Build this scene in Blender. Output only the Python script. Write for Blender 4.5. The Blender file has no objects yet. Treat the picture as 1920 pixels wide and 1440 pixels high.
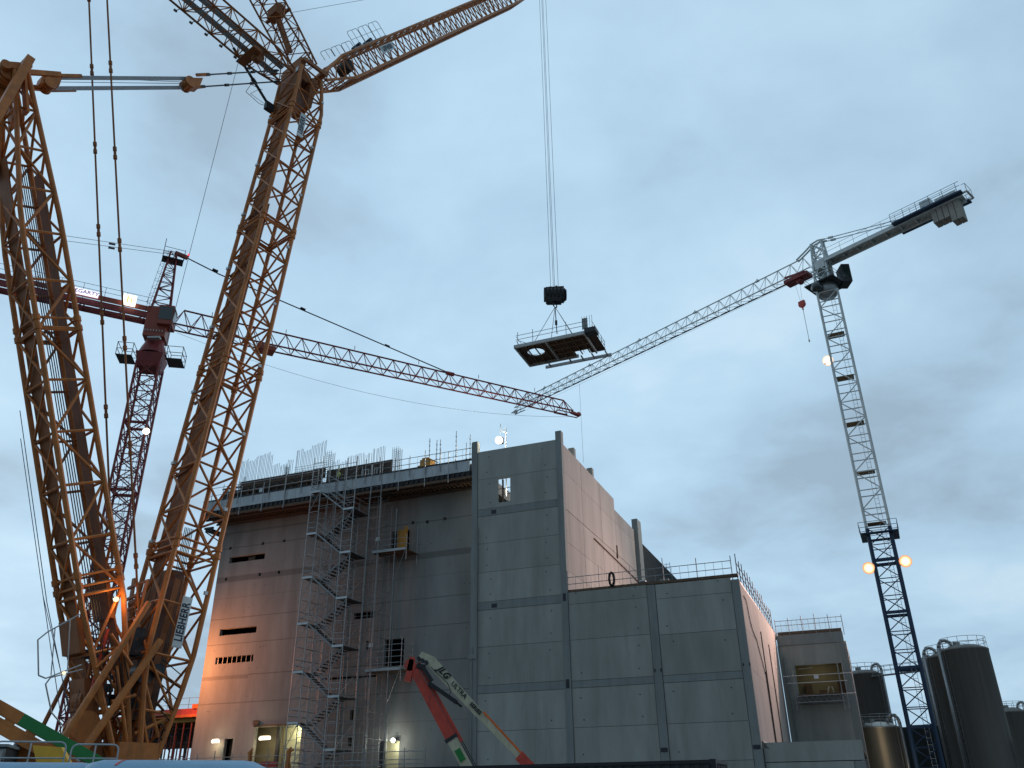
import bpy, math, random
from math import sin, cos, pi, radians, sqrt, hypot, atan2
from mathutils import Vector, Matrix
random.seed(7)
S = bpy.context.scene
COL = S.collection

# ------------------------------------------------------------------ camera, sky, sun, exposure
cd = bpy.data.cameras.new('camera'); cam = bpy.data.objects.new('camera', cd); COL.objects.link(cam)
cd.sensor_width = 36.0; cd.lens = 28.97; cd.clip_start = 0.1; cd.clip_end = 5000
cam.matrix_world = Matrix.Translation((0, 0, 1.7)) @ Matrix.Rotation(pi/2 + radians(26.55), 4, 'X') @ Matrix.Rotation(-radians(0.74), 4, 'Z')
S.camera = cam
S.view_settings.view_transform = 'Standard'; S.view_settings.look = 'None'
S.view_settings.exposure = 0.27; S.view_settings.gamma = 1.0
SUN_EL, SUN_AZ = radians(14), radians(-50)

W = bpy.data.worlds.new('World'); S.world = W; W.use_nodes = True
wn = W.node_tree; wn.nodes.clear()
def N(t, typ, **kw):
    n = t.nodes.new(typ)
    for k, v in kw.items():
        if k.startswith('i_'): n.inputs[k[2:].replace('_', ' ')].default_value = v
        else: setattr(n, k, v)
    return n
out = N(wn, 'ShaderNodeOutputWorld')
sky = N(wn, 'ShaderNodeTexSky', sky_type='NISHITA', sun_disc=False, sun_elevation=SUN_EL, sun_rotation=SUN_AZ, air_density=1.3, dust_density=3.0, ozone_density=3.0)
bg1 = N(wn, 'ShaderNodeBackground'); bg1.inputs['Strength'].default_value = 0.06
wn.links.new(sky.outputs[0], bg1.inputs[0])
tc = N(wn, 'ShaderNodeTexCoord')
sep = N(wn, 'ShaderNodeSeparateXYZ'); wn.links.new(tc.outputs['Generated'], sep.inputs[0])
zc = N(wn, 'ShaderNodeMath', operation='MAXIMUM'); wn.links.new(sep.outputs[2], zc.inputs[0]); zc.inputs[1].default_value = 0.0
za = N(wn, 'ShaderNodeMath', operation='ADD'); wn.links.new(zc.outputs[0], za.inputs[0]); za.inputs[1].default_value = 0.22
dx = N(wn, 'ShaderNodeMath', operation='DIVIDE'); wn.links.new(sep.outputs[0], dx.inputs[0]); wn.links.new(za.outputs[0], dx.inputs[1])
dy = N(wn, 'ShaderNodeMath', operation='DIVIDE'); wn.links.new(sep.outputs[1], dy.inputs[0]); wn.links.new(za.outputs[0], dy.inputs[1])
cmb = N(wn, 'ShaderNodeCombineXYZ'); wn.links.new(dx.outputs[0], cmb.inputs[0]); wn.links.new(dy.outputs[0], cmb.inputs[1])
def cloudnoise(scale, detail, rough, off):
    mp = N(wn, 'ShaderNodeMapping'); mp.inputs['Location'].default_value = off
    wn.links.new(cmb.outputs[0], mp.inputs[0])
    nz = N(wn, 'ShaderNodeTexNoise'); nz.inputs['Scale'].default_value = scale; nz.inputs['Detail'].default_value = detail
    nz.inputs['Roughness'].default_value = rough; nz.inputs['Distortion'].default_value = 0.3
    wn.links.new(mp.outputs[0], nz.inputs['Vector']); return nz
n1 = cloudnoise(1.05, 6, 0.5, (3.1, 0.7, 0)); n2 = cloudnoise(3.2, 7, 0.55, (9.3, 4.1, 2.0))
mixn = N(wn, 'ShaderNodeMath', operation='MULTIPLY_ADD'); wn.links.new(n2.outputs[0], mixn.inputs[0]); mixn.inputs[1].default_value = 0.50
wn.links.new(n1.outputs[0], mixn.inputs[2])
rp = N(wn, 'ShaderNodeValToRGB'); wn.links.new(mixn.outputs[0], rp.inputs[0])
cr = rp.color_ramp; cr.elements[0].position = 0.56; cr.elements[0].color = (0.30, 0.41, 0.515, 1)
cr.elements[1].position = 0.97; cr.elements[1].color = (0.53, 0.68, 0.80, 1)
e = cr.elements.new(0.69); e.color = (0.37, 0.535, 0.685, 1)
e = cr.elements.new(0.83); e.color = (0.43, 0.61, 0.76, 1)
bg2 = N(wn, 'ShaderNodeBackground'); bg2.inputs['Strength'].default_value = 1.0
wn.links.new(rp.outputs[0], bg2.inputs[0])
# a dusk overcast is darker towards the horizon and away from the last light
dot = N(wn, 'ShaderNodeVectorMath', operation='DOT_PRODUCT'); wn.links.new(tc.outputs['Generated'], dot.inputs[0])
dot.inputs[1].default_value = (-0.22, 0.75, 0.36)
mr = N(wn, 'ShaderNodeMapRange'); wn.links.new(dot.outputs['Value'], mr.inputs['Value'])
mr.inputs['From Min'].default_value = -0.55; mr.inputs['From Max'].default_value = 0.85
mr.inputs['To Min'].default_value = 0.48; mr.inputs['To Max'].default_value = 1.06
wn.links.new(mr.outputs[0], bg2.inputs['Strength'])
mx = N(wn, 'ShaderNodeMixShader'); mx.inputs[0].default_value = 0.95
wn.links.new(bg1.outputs[0], mx.inputs[1]); wn.links.new(bg2.outputs[0], mx.inputs[2]); wn.links.new(mx.outputs[0], out.inputs[0])

sd = bpy.data.lights.new('sun', 'SUN'); sd.energy = 0.12; sd.angle = radians(40); sd.color = (0.85, 0.93, 1.0)
so = bpy.data.objects.new('sun', sd); COL.objects.link(so)
so.rotation_euler = Vector((-sin(SUN_AZ)*cos(SUN_EL), -cos(SUN_AZ)*cos(SUN_EL), -sin(SUN_EL))).to_track_quat('-Z', 'Y').to_euler()

# ------------------------------------------------------------------ materials
def mat(name, col, rough=0.6, metal=0.0, var=0.12, scale=2.0, streak=1.0, bump=0.0, bscale=20.0, spec=0.4, dirt=None, objvar=0.0, dirtamt=0.35):
    m = bpy.data.materials.new(name); m.use_nodes = True; t = m.node_tree; t.nodes.clear()
    o = N(t, 'ShaderNodeOutputMaterial'); b = N(t, 'ShaderNodeBsdfPrincipled')
    t.links.new(b.outputs[0], o.inputs[0])
    b.inputs['Roughness'].default_value = rough; b.inputs['Metallic'].default_value = metal
    b.inputs['Specular IOR Level'].default_value = spec
    co = N(t, 'ShaderNodeTexCoord'); mp = N(t, 'ShaderNodeMapping'); mp.inputs['Scale'].default_value = (1, 1, streak)
    t.links.new(co.outputs['Object'], mp.inputs[0])
    a = N(t, 'ShaderNodeTexNoise'); a.inputs['Scale'].default_value = scale; a.inputs['Detail'].default_value = 8; a.inputs['Roughness'].default_value = 0.62
    t.links.new(mp.outputs[0], a.inputs['Vector'])
    r = N(t, 'ShaderNodeMapRange'); t.links.new(a.outputs[0], r.inputs['Value'])
    r.inputs['From Min'].default_value = 0.3; r.inputs['From Max'].default_value = 0.7
    r.inputs['To Min'].default_value = 1 - var; r.inputs['To Max'].default_value = 1 + var
    val = r.outputs[0]
    if objvar:
        oi = N(t, 'ShaderNodeObjectInfo'); r2 = N(t, 'ShaderNodeMapRange'); t.links.new(oi.outputs['Random'], r2.inputs['Value'])
        r2.inputs['To Min'].default_value = 1 - objvar; r2.inputs['To Max'].default_value = 1 + objvar
        mm = N(t, 'ShaderNodeMath', operation='MULTIPLY'); t.links.new(val, mm.inputs[0]); t.links.new(r2.outputs[0], mm.inputs[1]); val = mm.outputs[0]
    hs = N(t, 'ShaderNodeHueSaturation'); hs.inputs['Color'].default_value = (*col, 1); t.links.new(val, hs.inputs['Value'])
    colout = hs.outputs[0]
    if dirt:
        d = N(t, 'ShaderNodeTexNoise'); d.inputs['Scale'].default_value = scale*0.6; d.inputs['Detail'].default_value = 10; d.inputs['Roughness'].default_value = 0.7
        mp2 = N(t, 'ShaderNodeMapping'); mp2.inputs['Scale'].default_value = (1.7, 1.7, streak*0.6); mp2.inputs['Location'].default_value = (5, 3, 1)
        t.links.new(co.outputs['Object'], mp2.inputs[0]); t.links.new(mp2.outputs[0], d.inputs['Vector'])
        rr = N(t, 'ShaderNodeMapRange'); t.links.new(d.outputs[0], rr.inputs['Value']); rr.inputs['From Min'].default_value = 0.5; rr.inputs['From Max'].default_value = 0.72
        rr.inputs['To Max'].default_value = dirtamt
        mi = N(t, 'ShaderNodeMix', data_type='RGBA'); t.links.new(rr.outputs[0], mi.inputs[0]); t.links.new(colout, mi.inputs[6]); mi.inputs[7].default_value = (*dirt, 1)
        colout = mi.outputs[2]
    t.links.new(colout, b.inputs['Base Color'])
    if bump:
        bn = N(t, 'ShaderNodeTexNoise'); bn.inputs['Scale'].default_value = bscale; bn.inputs['Detail'].default_value = 6
        t.links.new(co.outputs['Object'], bn.inputs['Vector'])
        bp = N(t, 'ShaderNodeBump'); bp.inputs['Strength'].default_value = bump; bp.inputs['Distance'].default_value = 0.02
        t.links.new(bn.outputs[0], bp.inputs['Height']); t.links.new(bp.outputs[0], b.inputs['Normal'])
    return m
def emis(name, col, st):
    m = bpy.data.materials.new(name); m.use_nodes = True; t = m.node_tree; t.nodes.clear()
    o = N(t, 'ShaderNodeOutputMaterial'); b = N(t, 'ShaderNodeEmission'); b.inputs[0].default_value = (*col, 1); b.inputs[1].default_value = st
    t.links.new(b.outputs[0], o.inputs[0]); return m
def bands(m, zs):
    """cast concrete: rough darker lift bands at given heights (a different pour), keeps its own colour"""
    t = m.node_tree; b = [n for n in t.nodes if n.type == 'BSDF_PRINCIPLED'][0]
    src = b.inputs['Base Color'].links[0].from_socket
    co = N(t, 'ShaderNodeTexCoord'); sp = N(t, 'ShaderNodeSeparateXYZ'); t.links.new(co.outputs['Object'], sp.inputs[0])
    wob = N(t, 'ShaderNodeTexNoise'); wob.inputs['Scale'].default_value = 1.1; wob.inputs['Detail'].default_value = 8; wob.inputs['Roughness'].default_value = .7; t.links.new(co.outputs['Object'], wob.inputs['Vector'])
    w = N(t, 'ShaderNodeMath', operation='MULTIPLY_ADD'); t.links.new(wob.outputs[0], w.inputs[0]); w.inputs[1].default_value = 0.16; t.links.new(sp.outputs[2], w.inputs[2])
    last = None
    for zc_, hw, amt, x0, x1 in zs:
        a = N(t, 'ShaderNodeMath', operation='SUBTRACT'); t.links.new(w.outputs[0], a.inputs[0]); a.inputs[1].default_value = zc_ + 0.08
        ab = N(t, 'ShaderNodeMath', operation='ABSOLUTE'); t.links.new(a.outputs[0], ab.inputs[0])
        r = N(t, 'ShaderNodeMapRange'); t.links.new(ab.outputs[0], r.inputs['Value']); r.inputs['From Min'].default_value = hw*0.8; r.inputs['From Max'].default_value = hw*1.15
        r.inputs['To Min'].default_value = amt; r.inputs['To Max'].default_value = 0
        g = N(t, 'ShaderNodeMath', operation='GREATER_THAN'); t.links.new(sp.outputs[0], g.inputs[0]); g.inputs[1].default_value = x0
        l = N(t, 'ShaderNodeMath', operation='LESS_THAN'); t.links.new(sp.outputs[0], l.inputs[0]); l.inputs[1].default_value = x1
        p = N(t, 'ShaderNodeMath', operation='MULTIPLY'); t.links.new(g.outputs[0], p.inputs[0]); t.links.new(l.outputs[0], p.inputs[1])
        p2 = N(t, 'ShaderNodeMath', operation='MULTIPLY'); t.links.new(p.outputs[0], p2.inputs[0]); t.links.new(r.outputs[0], p2.inputs[1])
        if last is None: last = p2.outputs[0]
        else:
            q = N(t, 'ShaderNodeMath', operation='MAXIMUM'); t.links.new(last, q.inputs[0]); t.links.new(p2.outputs[0], q.inputs[1]); last = q.outputs[0]
    mi = N(t, 'ShaderNodeMix', data_type='RGBA'); t.links.new(last, mi.inputs[0]); t.links.new(src, mi.inputs[6]); mi.inputs[7].default_value = (0.10, 0.10, 0.095, 1)
    t.links.new(mi.outputs[2], b.inputs['Base Color'])

M = {}
M['precast'] = mat('precast_concrete', (0.30, 0.312, 0.288), 0.85, var=0.15, scale=0.6, streak=0.25, bump=0.2, bscale=9, spec=0.25, dirt=(0.17, 0.175, 0.16), objvar=0.10, dirtamt=.5)
M['column'] = mat('column_concrete', (0.225, 0.245, 0.24), 0.85, var=0.14, scale=1.2, streak=0.25, bump=0.2, bscale=14, spec=0.25, dirt=(0.12, 0.13, 0.12), objvar=0.04)
M['cast'] = mat('cast_concrete', (0.265, 0.277, 0.268), 0.9, var=0.15, scale=0.5, streak=0.3, bump=0.35, bscale=6, spec=0.2, dirt=(0.14, 0.135, 0.125), dirtamt=0.5)
bands(M['cast'], [(21.5, 0.3, 0.55, -60, 60), (24.72, 0.05, 0.55, -60, 60), (17.6, 0.05, 0.5, -60, 60), (15.15, 0.04, 0.6, -60, 60), (12.05, 0.18, 0.45, -60, -32.2), (12.2, 0.05, 0.6, -32.2, 60), (9.75, 0.05, 0.55, -60, 60), (19.6, 0.03, 0.35, -60, 60), (7.4, 0.03, 0.4, -24, 60), (26.3, .12, .35, -60, -22)])
M['flank'] = mat('flank_concrete', (0.33, 0.315, 0.30), 0.85, var=0.13, scale=0.6, streak=0.2, bump=0.15, bscale=9, spec=0.25, dirt=(0.2, 0.19, 0.18), objvar=0.07, dirtamt=.5)
M['galv'] = mat('galvanised_steel', (0.37, 0.39, 0.40), 0.5, metal=0.35, var=0.15, scale=3)
M['toe'] = mat('galvanised_toeboard', (0.55, 0.60, 0.62), 0.5, metal=0.2, var=0.1, scale=3)
M['sheet'] = mat('edge_sheeting', (0.40, 0.44, 0.46), 0.5, metal=0.3, var=0.18, scale=1.5, streak=0.2, dirt=(.2, .22, .22))
M['tube'] = mat('scaffold_tube', (0.26, 0.275, 0.28), 0.5, metal=0.35, var=0.2, scale=4)
M['dark'] = mat('dark_steel', (0.035, 0.04, 0.045), 0.6, metal=0.2, var=0.3, scale=3)
M['rebar'] = mat('reinforcing_steel', (0.19, 0.215, 0.24), 0.6, metal=0.3, var=0.2, scale=3)
M['ply'] = mat('formwork_plywood', (0.05, 0.032, 0.024), 0.7, var=0.3, scale=2, streak=0.4)
M['timber'] = mat('timber', (0.22, 0.15, 0.08), 0.8, var=0.25, scale=3, streak=4)
M['otimber'] = mat('orange_timber', (0.50, 0.26, 0.06), 0.8, var=0.25, scale=3)
M['dtimber'] = mat('weathered_timber', (0.12, 0.08, 0.055), 0.85, var=0.35, scale=4)
M['yellow'] = mat('yellow_crane_paint', (0.46, 0.158, 0.038), 0.5, var=0.24, scale=1.6, dirt=(0.10, 0.06, 0.03), dirtamt=0.55, spec=0.35)
M['byellow'] = mat('bright_yellow_paint', (0.75, 0.42, 0.04), 0.45, var=0.1, scale=1.5, dirt=(0.2, 0.12, 0.03))
M['plate'] = mat('stay_plate_paint', (0.27, 0.098, 0.032), 0.65, var=0.2, scale=1.2, dirt=(0.06, 0.04, 0.025), dirtamt=.5)
M['rope'] = mat('wire_rope', (0.09, 0.09, 0.095), 0.5, metal=0.4, var=0.2, scale=5)
M['reeve'] = mat('reeved_rope_sheet', (0.36, 0.42, 0.46), 0.55, metal=0.2, var=0.1, scale=6)
M['white'] = mat('white_paint', (0.60, 0.64, 0.64), 0.5, var=0.1, scale=1.5, dirt=(0.3, 0.3, 0.28))
M['wgrey'] = mat('white_crane_paint', (0.56, 0.60, 0.60), 0.5, var=0.12, scale=1.5, dirt=(0.2, 0.2, 0.18), dirtamt=.4)
M['blue'] = mat('blue_mast_paint', (0.012, 0.036, 0.08), 0.5, var=0.15, scale=1.5)
M['red'] = mat('red_crane_paint', (0.20, 0.03, 0.03), 0.5, var=0.15, scale=1.5, dirt=(0.08, 0.02, 0.02))
M['rred'] = mat('red_cab_paint', (0.27, 0.06, 0.035), 0.45, var=0.1, scale=1.5, dirt=(0.1, 0.03, 0.02))
M['pred'] = mat('bright_red_paint', (0.56, 0.07, 0.045), 0.5, var=0.2, scale=2.5, dirt=(0.16, 0.04, 0.03), dirtamt=.7)
M['cream'] = mat('cream_paint', (0.50, 0.47, 0.34), 0.5, var=0.14, scale=2.5, dirt=(0.2, 0.18, 0.12), dirtamt=.6)
M['navy'] = mat('sign_navy', (0.012, 0.02, 0.04), 0.5, var=0.05)
M['black'] = mat('black_paint', (0.012, 0.014, 0.016), 0.45, var=0.2, scale=3)
M['clad'] = mat('black_cladding', (0.02, 0.026, 0.028), 0.75, var=0.15, scale=2)
M['container'] = mat('container_black', (0.018, 0.024, 0.027), 0.6, var=0.3, scale=1.5, dirt=(.05, .05, .045))
M['silo'] = mat('silo_brushed', (0.15, 0.14, 0.125), 0.68, metal=0.1, var=0.14, scale=3, streak=0.04, dirt=(0.11, 0.105, 0.095))
M['ssteel'] = mat('stainless_steel', (0.33, 0.31, 0.27), 0.4, metal=0.9, var=0.15, scale=4, streak=0.05)
M['pipe'] = mat('insulated_pipe', (0.30, 0.31, 0.31), 0.4, metal=0.6, var=0.12, scale=3)
M['frp'] = mat('pale_blue_shell', (0.20, 0.36, 0.50), 0.45, var=0.06, scale=1.2, dirt=(0.15, 0.24, 0.33), dirtamt=.4)
M['frpd'] = mat('shaded_blue_inside', (0.03, 0.09, 0.15), 0.6, var=0.1)
M['green'] = mat('green_paint', (0.02, 0.20, 0.05), 0.45, var=0.1, scale=2)
M['ground'] = mat('site_ground', (0.14, 0.13, 0.115), 0.95, var=0.3, scale=0.4, bump=0.5, bscale=3)
M['rubber'] = mat('rubber', (0.02, 0.02, 0.02), 0.8, var=0.2)
M['glass'] = mat('cab_glass', (0.02, 0.035, 0.035), 0.1, var=0.05, spec=0.8)
M['orange'] = mat('orange_formwork', (0.75, 0.16, 0.03), 0.6, var=0.2, scale=2)
M['olive'] = mat('olive_wall', (0.22, 0.20, 0.13), 0.9, var=0.15, scale=1)
M['pale'] = mat('pale_plaster', (0.62, 0.60, 0.42), 0.9, var=0.05, scale=1)
M['concw'] = mat('counterweight_concrete', (0.30, 0.28, 0.25), 0.9, var=0.15, scale=2, dirt=(.15, .13, .1))
M['hivis'] = mat('hi_vis_yellow', (0.36, 0.42, 0.09), 0.8, var=0.1)
M['cloth'] = mat('work_trousers', (0.04, 0.045, 0.06), 0.9, var=0.2)
M['skin'] = mat('skin', (0.42, 0.26, 0.19), 0.6, var=0.05)
M['e_or'] = emis('sodium_lamp', (1.0, 0.62, 0.28), 2.5)
M['e_wh'] = emis('warm_white_lamp', (1.0, 0.90, 0.74), 2.6)
M['e_fl'] = emis('fluorescent_tube', (1.0, 0.88, 0.62), 3.0)
M['e_st'] = emis('led_flood', (1.0, 1.0, 0.86), 4)
def lamp_halo(name, core, rim, s0, s1, r):  # emission fading from core to rim paints the halo round a lamp
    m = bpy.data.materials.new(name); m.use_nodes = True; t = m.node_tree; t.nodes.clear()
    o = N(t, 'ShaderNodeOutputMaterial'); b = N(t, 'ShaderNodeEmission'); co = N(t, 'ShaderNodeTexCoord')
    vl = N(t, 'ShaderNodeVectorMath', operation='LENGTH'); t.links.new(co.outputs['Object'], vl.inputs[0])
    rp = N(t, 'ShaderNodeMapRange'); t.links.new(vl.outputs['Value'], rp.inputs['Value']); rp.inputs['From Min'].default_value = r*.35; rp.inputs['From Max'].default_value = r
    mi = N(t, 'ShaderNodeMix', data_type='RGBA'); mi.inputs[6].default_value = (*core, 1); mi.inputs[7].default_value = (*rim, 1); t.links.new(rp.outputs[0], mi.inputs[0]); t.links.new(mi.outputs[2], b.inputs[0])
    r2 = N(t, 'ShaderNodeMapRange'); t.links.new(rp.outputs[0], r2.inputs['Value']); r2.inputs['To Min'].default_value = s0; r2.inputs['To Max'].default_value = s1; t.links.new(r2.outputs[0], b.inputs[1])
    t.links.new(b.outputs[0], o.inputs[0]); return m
M['d_or'] = lamp_halo('sodium_lamp_halo', (1, .80, .50), (1, .36, .13), 2.2, .75, .62)
M['d_wh'] = lamp_halo('warm_lamp_halo', (1, .90, .72), (1, .72, .48), 2.4, .8, .62)
M['e_sign'] = emis('lit_sign_white', (0.84, 0.80, 1.0), 1.3)
M['e_sq'] = emis('lit_sign_warm', (1.0, 0.95, 0.80), 2.2)
M['e_let'] = emis('lit_letter_orange', (1.0, 0.55, 0.22), 1.15)
M['e_red'] = emis('red_beacon', (1.0, 0.08, 0.10), 1.6)

# ------------------------------------------------------------------ mesh builder
class MB:
    def __init__(s): s.v = []; s.f = []; s.m = []
    def quad(s, pts, mi=0):
        n = len(s.v); s.v += [tuple(p) for p in pts]; s.f.append(tuple(range(n, n+len(pts)))); s.m.append(mi)
    def hexa(s, c, mi=0):     # 8 corners: bottom 4 ccw, top 4 ccw
        n = len(s.v); s.v += [tuple(p) for p in c]
        for q in ((3,2,1,0), (4,5,6,7), (0,1,5,4), (1,2,6,5), (2,3,7,6), (3,0,4,7)):
            s.f.append(tuple(n+i for i in q)); s.m.append(mi)
    def box(s, x0, x1, y0, y1, z0, z1, mi=0):
        s.hexa([(x0,y0,z0),(x1,y0,z0),(x1,y1,z0),(x0,y1,z0),(x0,y0,z1),(x1,y0,z1),(x1,y1,z1),(x0,y1,z1)], mi)
    def tube(s, p, q, r, n=6, r2=None, mi=0, cap=False):
        p = Vector(p); q = Vector(q); d = q-p
        if d.length < 1e-6: return
        d.normalize(); a = Vector((0,0,1)) if abs(d.z) < .9 else Vector((1,0,0))
        u = d.cross(a).normalized(); w = d.cross(u); r2 = r if r2 is None else r2
        b = len(s.v)
        for k in range(n):
            an = 2*pi*k/n; o = u*cos(an)+w*sin(an)
            s.v.append(tuple(p+o*r)); s.v.append(tuple(q+o*r2))
        for k in range(n):
            k2 = (k+1) % n
            s.f.append((b+2*k, b+2*k+1, b+2*k2+1, b+2*k2)); s.m.append(mi)
        if cap or r > .12:
            s.f.append(tuple(b+2*k for k in range(n))); s.m.append(mi)
            s.f.append(tuple(b+2*k+1 for k in reversed(range(n)))); s.m.append(mi)
    def path(s, pts, r, n=6, mi=0):
        for a, b in zip(pts, pts[1:]): s.tube(a, b, r, n, mi=mi)
    def beam(s, p, q, w, h, up=(0,0,1), mi=0, w2=None, h2=None):
        p = Vector(p); q = Vector(q); d = (q-p).normalized(); up = Vector(up)
        sd_ = d.cross(up)
        if sd_.length < 1e-4: sd_ = d.cross(Vector((1,0,0)))
        sd_.normalize(); uu = sd_.cross(d); w2 = w if w2 is None else w2; h2 = h if h2 is None else h2
        c = []
        for o, ww, hh in ((p, w, h), (q, w2, h2)):
            c.append([o-sd_*ww/2-uu*hh/2, o+sd_*ww/2-uu*hh/2, o+sd_*ww/2+uu*hh/2, o-sd_*ww/2+uu*hh/2])
        s.hexa(c[0]+c[1], mi)
    def disc(s, c, ax, r, th, n=16, mi=0):
        c = Vector(c); ax = Vector(ax).normalized(); s.tube(c-ax*th/2, c+ax*th/2, r, n, mi=mi, cap=True)
    def lathe(s, prof, n=24, mi=0, cx=0, cy=0, ax='z'):
        b = len(s.v)
        for r, z in prof:
            for k in range(n):
                a = 2*pi*k/n
                if ax == 'z': s.v.append((cx+r*cos(a), cy+r*sin(a), z))
                else: s.v.append((z, cx+r*cos(a), cy+r*sin(a)))
        for i in range(len(prof)-1):
            for k in range(n):
                k2 = (k+1) % n
                s.f.append((b+i*n+k, b+i*n+k2, b+(i+1)*n+k2, b+(i+1)*n+k)); s.m.append(mi)
    def build(s, name, m, parent=None, smooth=False, label=None):
        me = bpy.data.meshes.new(name); me.from_pydata(s.v, [], s.f)
        for x in (m if isinstance(m, (list, tuple)) else [m]): me.materials.append(M[x] if isinstance(x, str) else x)
        me.polygons.foreach_set('material_index', s.m)
        if smooth: me.polygons.foreach_set('use_smooth', [True]*len(me.polygons))
        me.update()
        o = bpy.data.objects.new(name, me); COL.objects.link(o)
        if parent: o.parent = parent
        if label: o['label'] = label
        return o
def thing(name, label, cat, loc=(0,0,0), rotz=0, group=None):
    o = bpy.data.objects.new(name, None); COL.objects.link(o); o.empty_display_size = .3
    o.location = loc; o.rotation_euler = (0,0,rotz); o['label'] = label; o['category'] = cat
    if group: o['group'] = group
    return o
def tag(o, label, cat, group=None, loc=None, rotz=None):
    o['label'] = label; o['category'] = cat
    if group: o['group'] = group
    if loc is not None: o.location = loc
    if rotz is not None: o.rotation_euler = (0,0,rotz)
    return o
def dup(o, parent=None):
    c = o.copy(); COL.objects.link(c)
    if parent: c.parent = parent
    for ch in o.children: dup(ch, c)
    return c
def lettering(txt, size, m, parent, mw, name='lettering', shear=0.0, bold=0.0, ext=0.004, xs=1.0):
    cu = bpy.data.curves.new(name, 'FONT'); cu.body = txt; cu.size = size; cu.align_x = 'CENTER'; cu.align_y = 'CENTER'
    cu.shear = shear; cu.space_character = 1.0+bold*4; cu.offset = bold; cu.extrude = ext
    tmp = bpy.data.objects.new('tmp', cu); COL.objects.link(tmp)
    dg = bpy.context.evaluated_depsgraph_get(); dg.update()
    me = bpy.data.meshes.new_from_object(tmp.evaluated_get(dg)); bpy.data.objects.remove(tmp); bpy.data.curves.remove(cu)
    for v in me.vertices: v.co.x *= xs
    me.transform(mw); me.materials.clear(); me.materials.append(M[m] if isinstance(m, str) else m)
    o = bpy.data.objects.new(name, me); COL.objects.link(o); o.parent = parent; return o
def frame_mat(o, xd, yd):
    xd = Vector(xd).normalized(); yd = Vector(yd); zd = xd.cross(yd).normalized(); yd = zd.cross(xd)
    return Matrix.Translation(o) @ Matrix((xd, yd, zd)).transposed().to_4x4()
def lampspot(name, loc, target, power, col, size=0.5, cone=110, parent=None, blend=.6):
    l = bpy.data.lights.new(name, 'SPOT'); l.energy = power; l.color = col; l.shadow_soft_size = size; l.spot_size = radians(cone); l.spot_blend = blend
    o = bpy.data.objects.new(name, l); COL.objects.link(o)
    o.location = loc; o.rotation_euler = (Vector(target)-Vector(loc)).to_track_quat('-Z', 'Y').to_euler()
    if parent: o.parent = parent
    return o
def lamppoint(name, loc, power, col, size=0.2, parent=None):
    l = bpy.data.lights.new(name, 'POINT'); l.energy = power; l.color = col; l.shadow_soft_size = size
    o = bpy.data.objects.new(name, l); COL.objects.link(o); o.location = loc
    if parent: o.parent = parent
    return o

# ------------------------------------------------------------------ ground
g = MB(); g.quad([(-600,-300,0),(600,-300,0),(600,900,0),(-600,900,0)])
o = g.build('ground', 'ground'); o['kind'] = 'structure'

# ------------------------------------------------------------------ the concrete building (local x along the front, y into the depth)
RB = radians(-21.7); KB = (3.596, 66.482, 0)
def holed(mb, x0, x1, z0, z1, y0, y1, holes, mi=0):
    xs = sorted({x0, x1, *[h[0] for h in holes], *[h[1] for h in holes]}); zs = sorted({z0, z1, *[h[2] for h in holes], *[h[3] for h in holes]})
    def inh(x, z): return any(h[0] < x < h[1] and h[2] < z < h[3] for h in holes)
    def solid(i, j):
        if i < 0 or j < 0 or i >= len(xs)-1 or j >= len(zs)-1: return False
        return not inh((xs[i]+xs[i+1])/2, (zs[j]+zs[j+1])/2)
    for i in range(len(xs)-1):
        for j in range(len(zs)-1):
            if not solid(i, j): continue
            a, b, c, d = xs[i], xs[i+1], zs[j], zs[j+1]
            mb.quad([(a,y0,c),(b,y0,c),(b,y0,d),(a,y0,d)], mi); mb.quad([(b,y1,c),(a,y1,c),(a,y1,d),(b,y1,d)], mi)
            if not solid(i-1, j): mb.quad([(a,y1,c),(a,y0,c),(a,y0,d),(a,y1,d)], mi)
            if not solid(i+1, j): mb.quad([(b,y0,c),(b,y1,c),(b,y1,d),(b,y0,d)], mi)
            if not solid(i, j-1): mb.quad([(a,y1,c),(b,y1,c),(b,y0,c),(a,y0,c)], mi)
            if not solid(i, j+1): mb.quad([(a,y0,d),(b,y0,d),(b,y1,d),(a,y1,d)], mi)
def ties(mb, x0, x1, z0, z1, y, mi=1):
    w = x1-x0; h = z1-z0
    for fx in (.14, .86):
        for fz in (.22, .78):
            if random.random() < .75:
                x = x0+w*fx+random.uniform(-.25, .25); z = z0+h*fz+random.uniform(-.12, .12)
                mb.box(x-.045, x+.045, y-.006, y+.01, z-.045, z+.045, mi)
B = thing('concrete_building', 'unfinished grey concrete building with a tall precast corner bay and a cast wall', 'building', KB, RB)
# tall bay front panels
def panel(x0, x1, z0, z1, y=.05, th=.2, name='wall_panel', m='precast', holes=(), t=True):
    mb = MB(); holed(mb, x0+.012, x1-.012, z0+.012, z1-.012, y, y+th, list(holes))
    if t: ties(mb, x0, x1, z0, z1, y)
    return mb.build(name, [m, 'dark'], B)
L, Rr = -7.27, .12
for z0, z1, h in ((26.78,29.45,()), (24.03,26.78,((-5.35,-4.18,24.44,26.62),)), (20.97,23.38,()), (18.5,20.97,()), (16.05,18.5,()), (12.46,15.38,()), (9.53,12.46,()), (6.17,8.92,()), (3.6,6.17,()), (0,3.6,())):
    panel(L, Rr, z0, z1, holes=h)
for z0, z1 in ((23.38,24.03), (15.38,16.05), (8.92,9.53)):
    mb = MB(); mb.box(L+.01, Rr-.01, .035, .3, z0+.015, z1-.015)
    mb.build('beam', 'column', B)
mb = MB(); mb.box(L, Rr, .26, .36, 0, 23.4); mb.box(L, -5.4, .26, .36, 23.4, 29.4); mb.box(-4.1, Rr, .26, .36, 23.4, 29.4); mb.build('joint_backing', 'dark', B)
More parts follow.
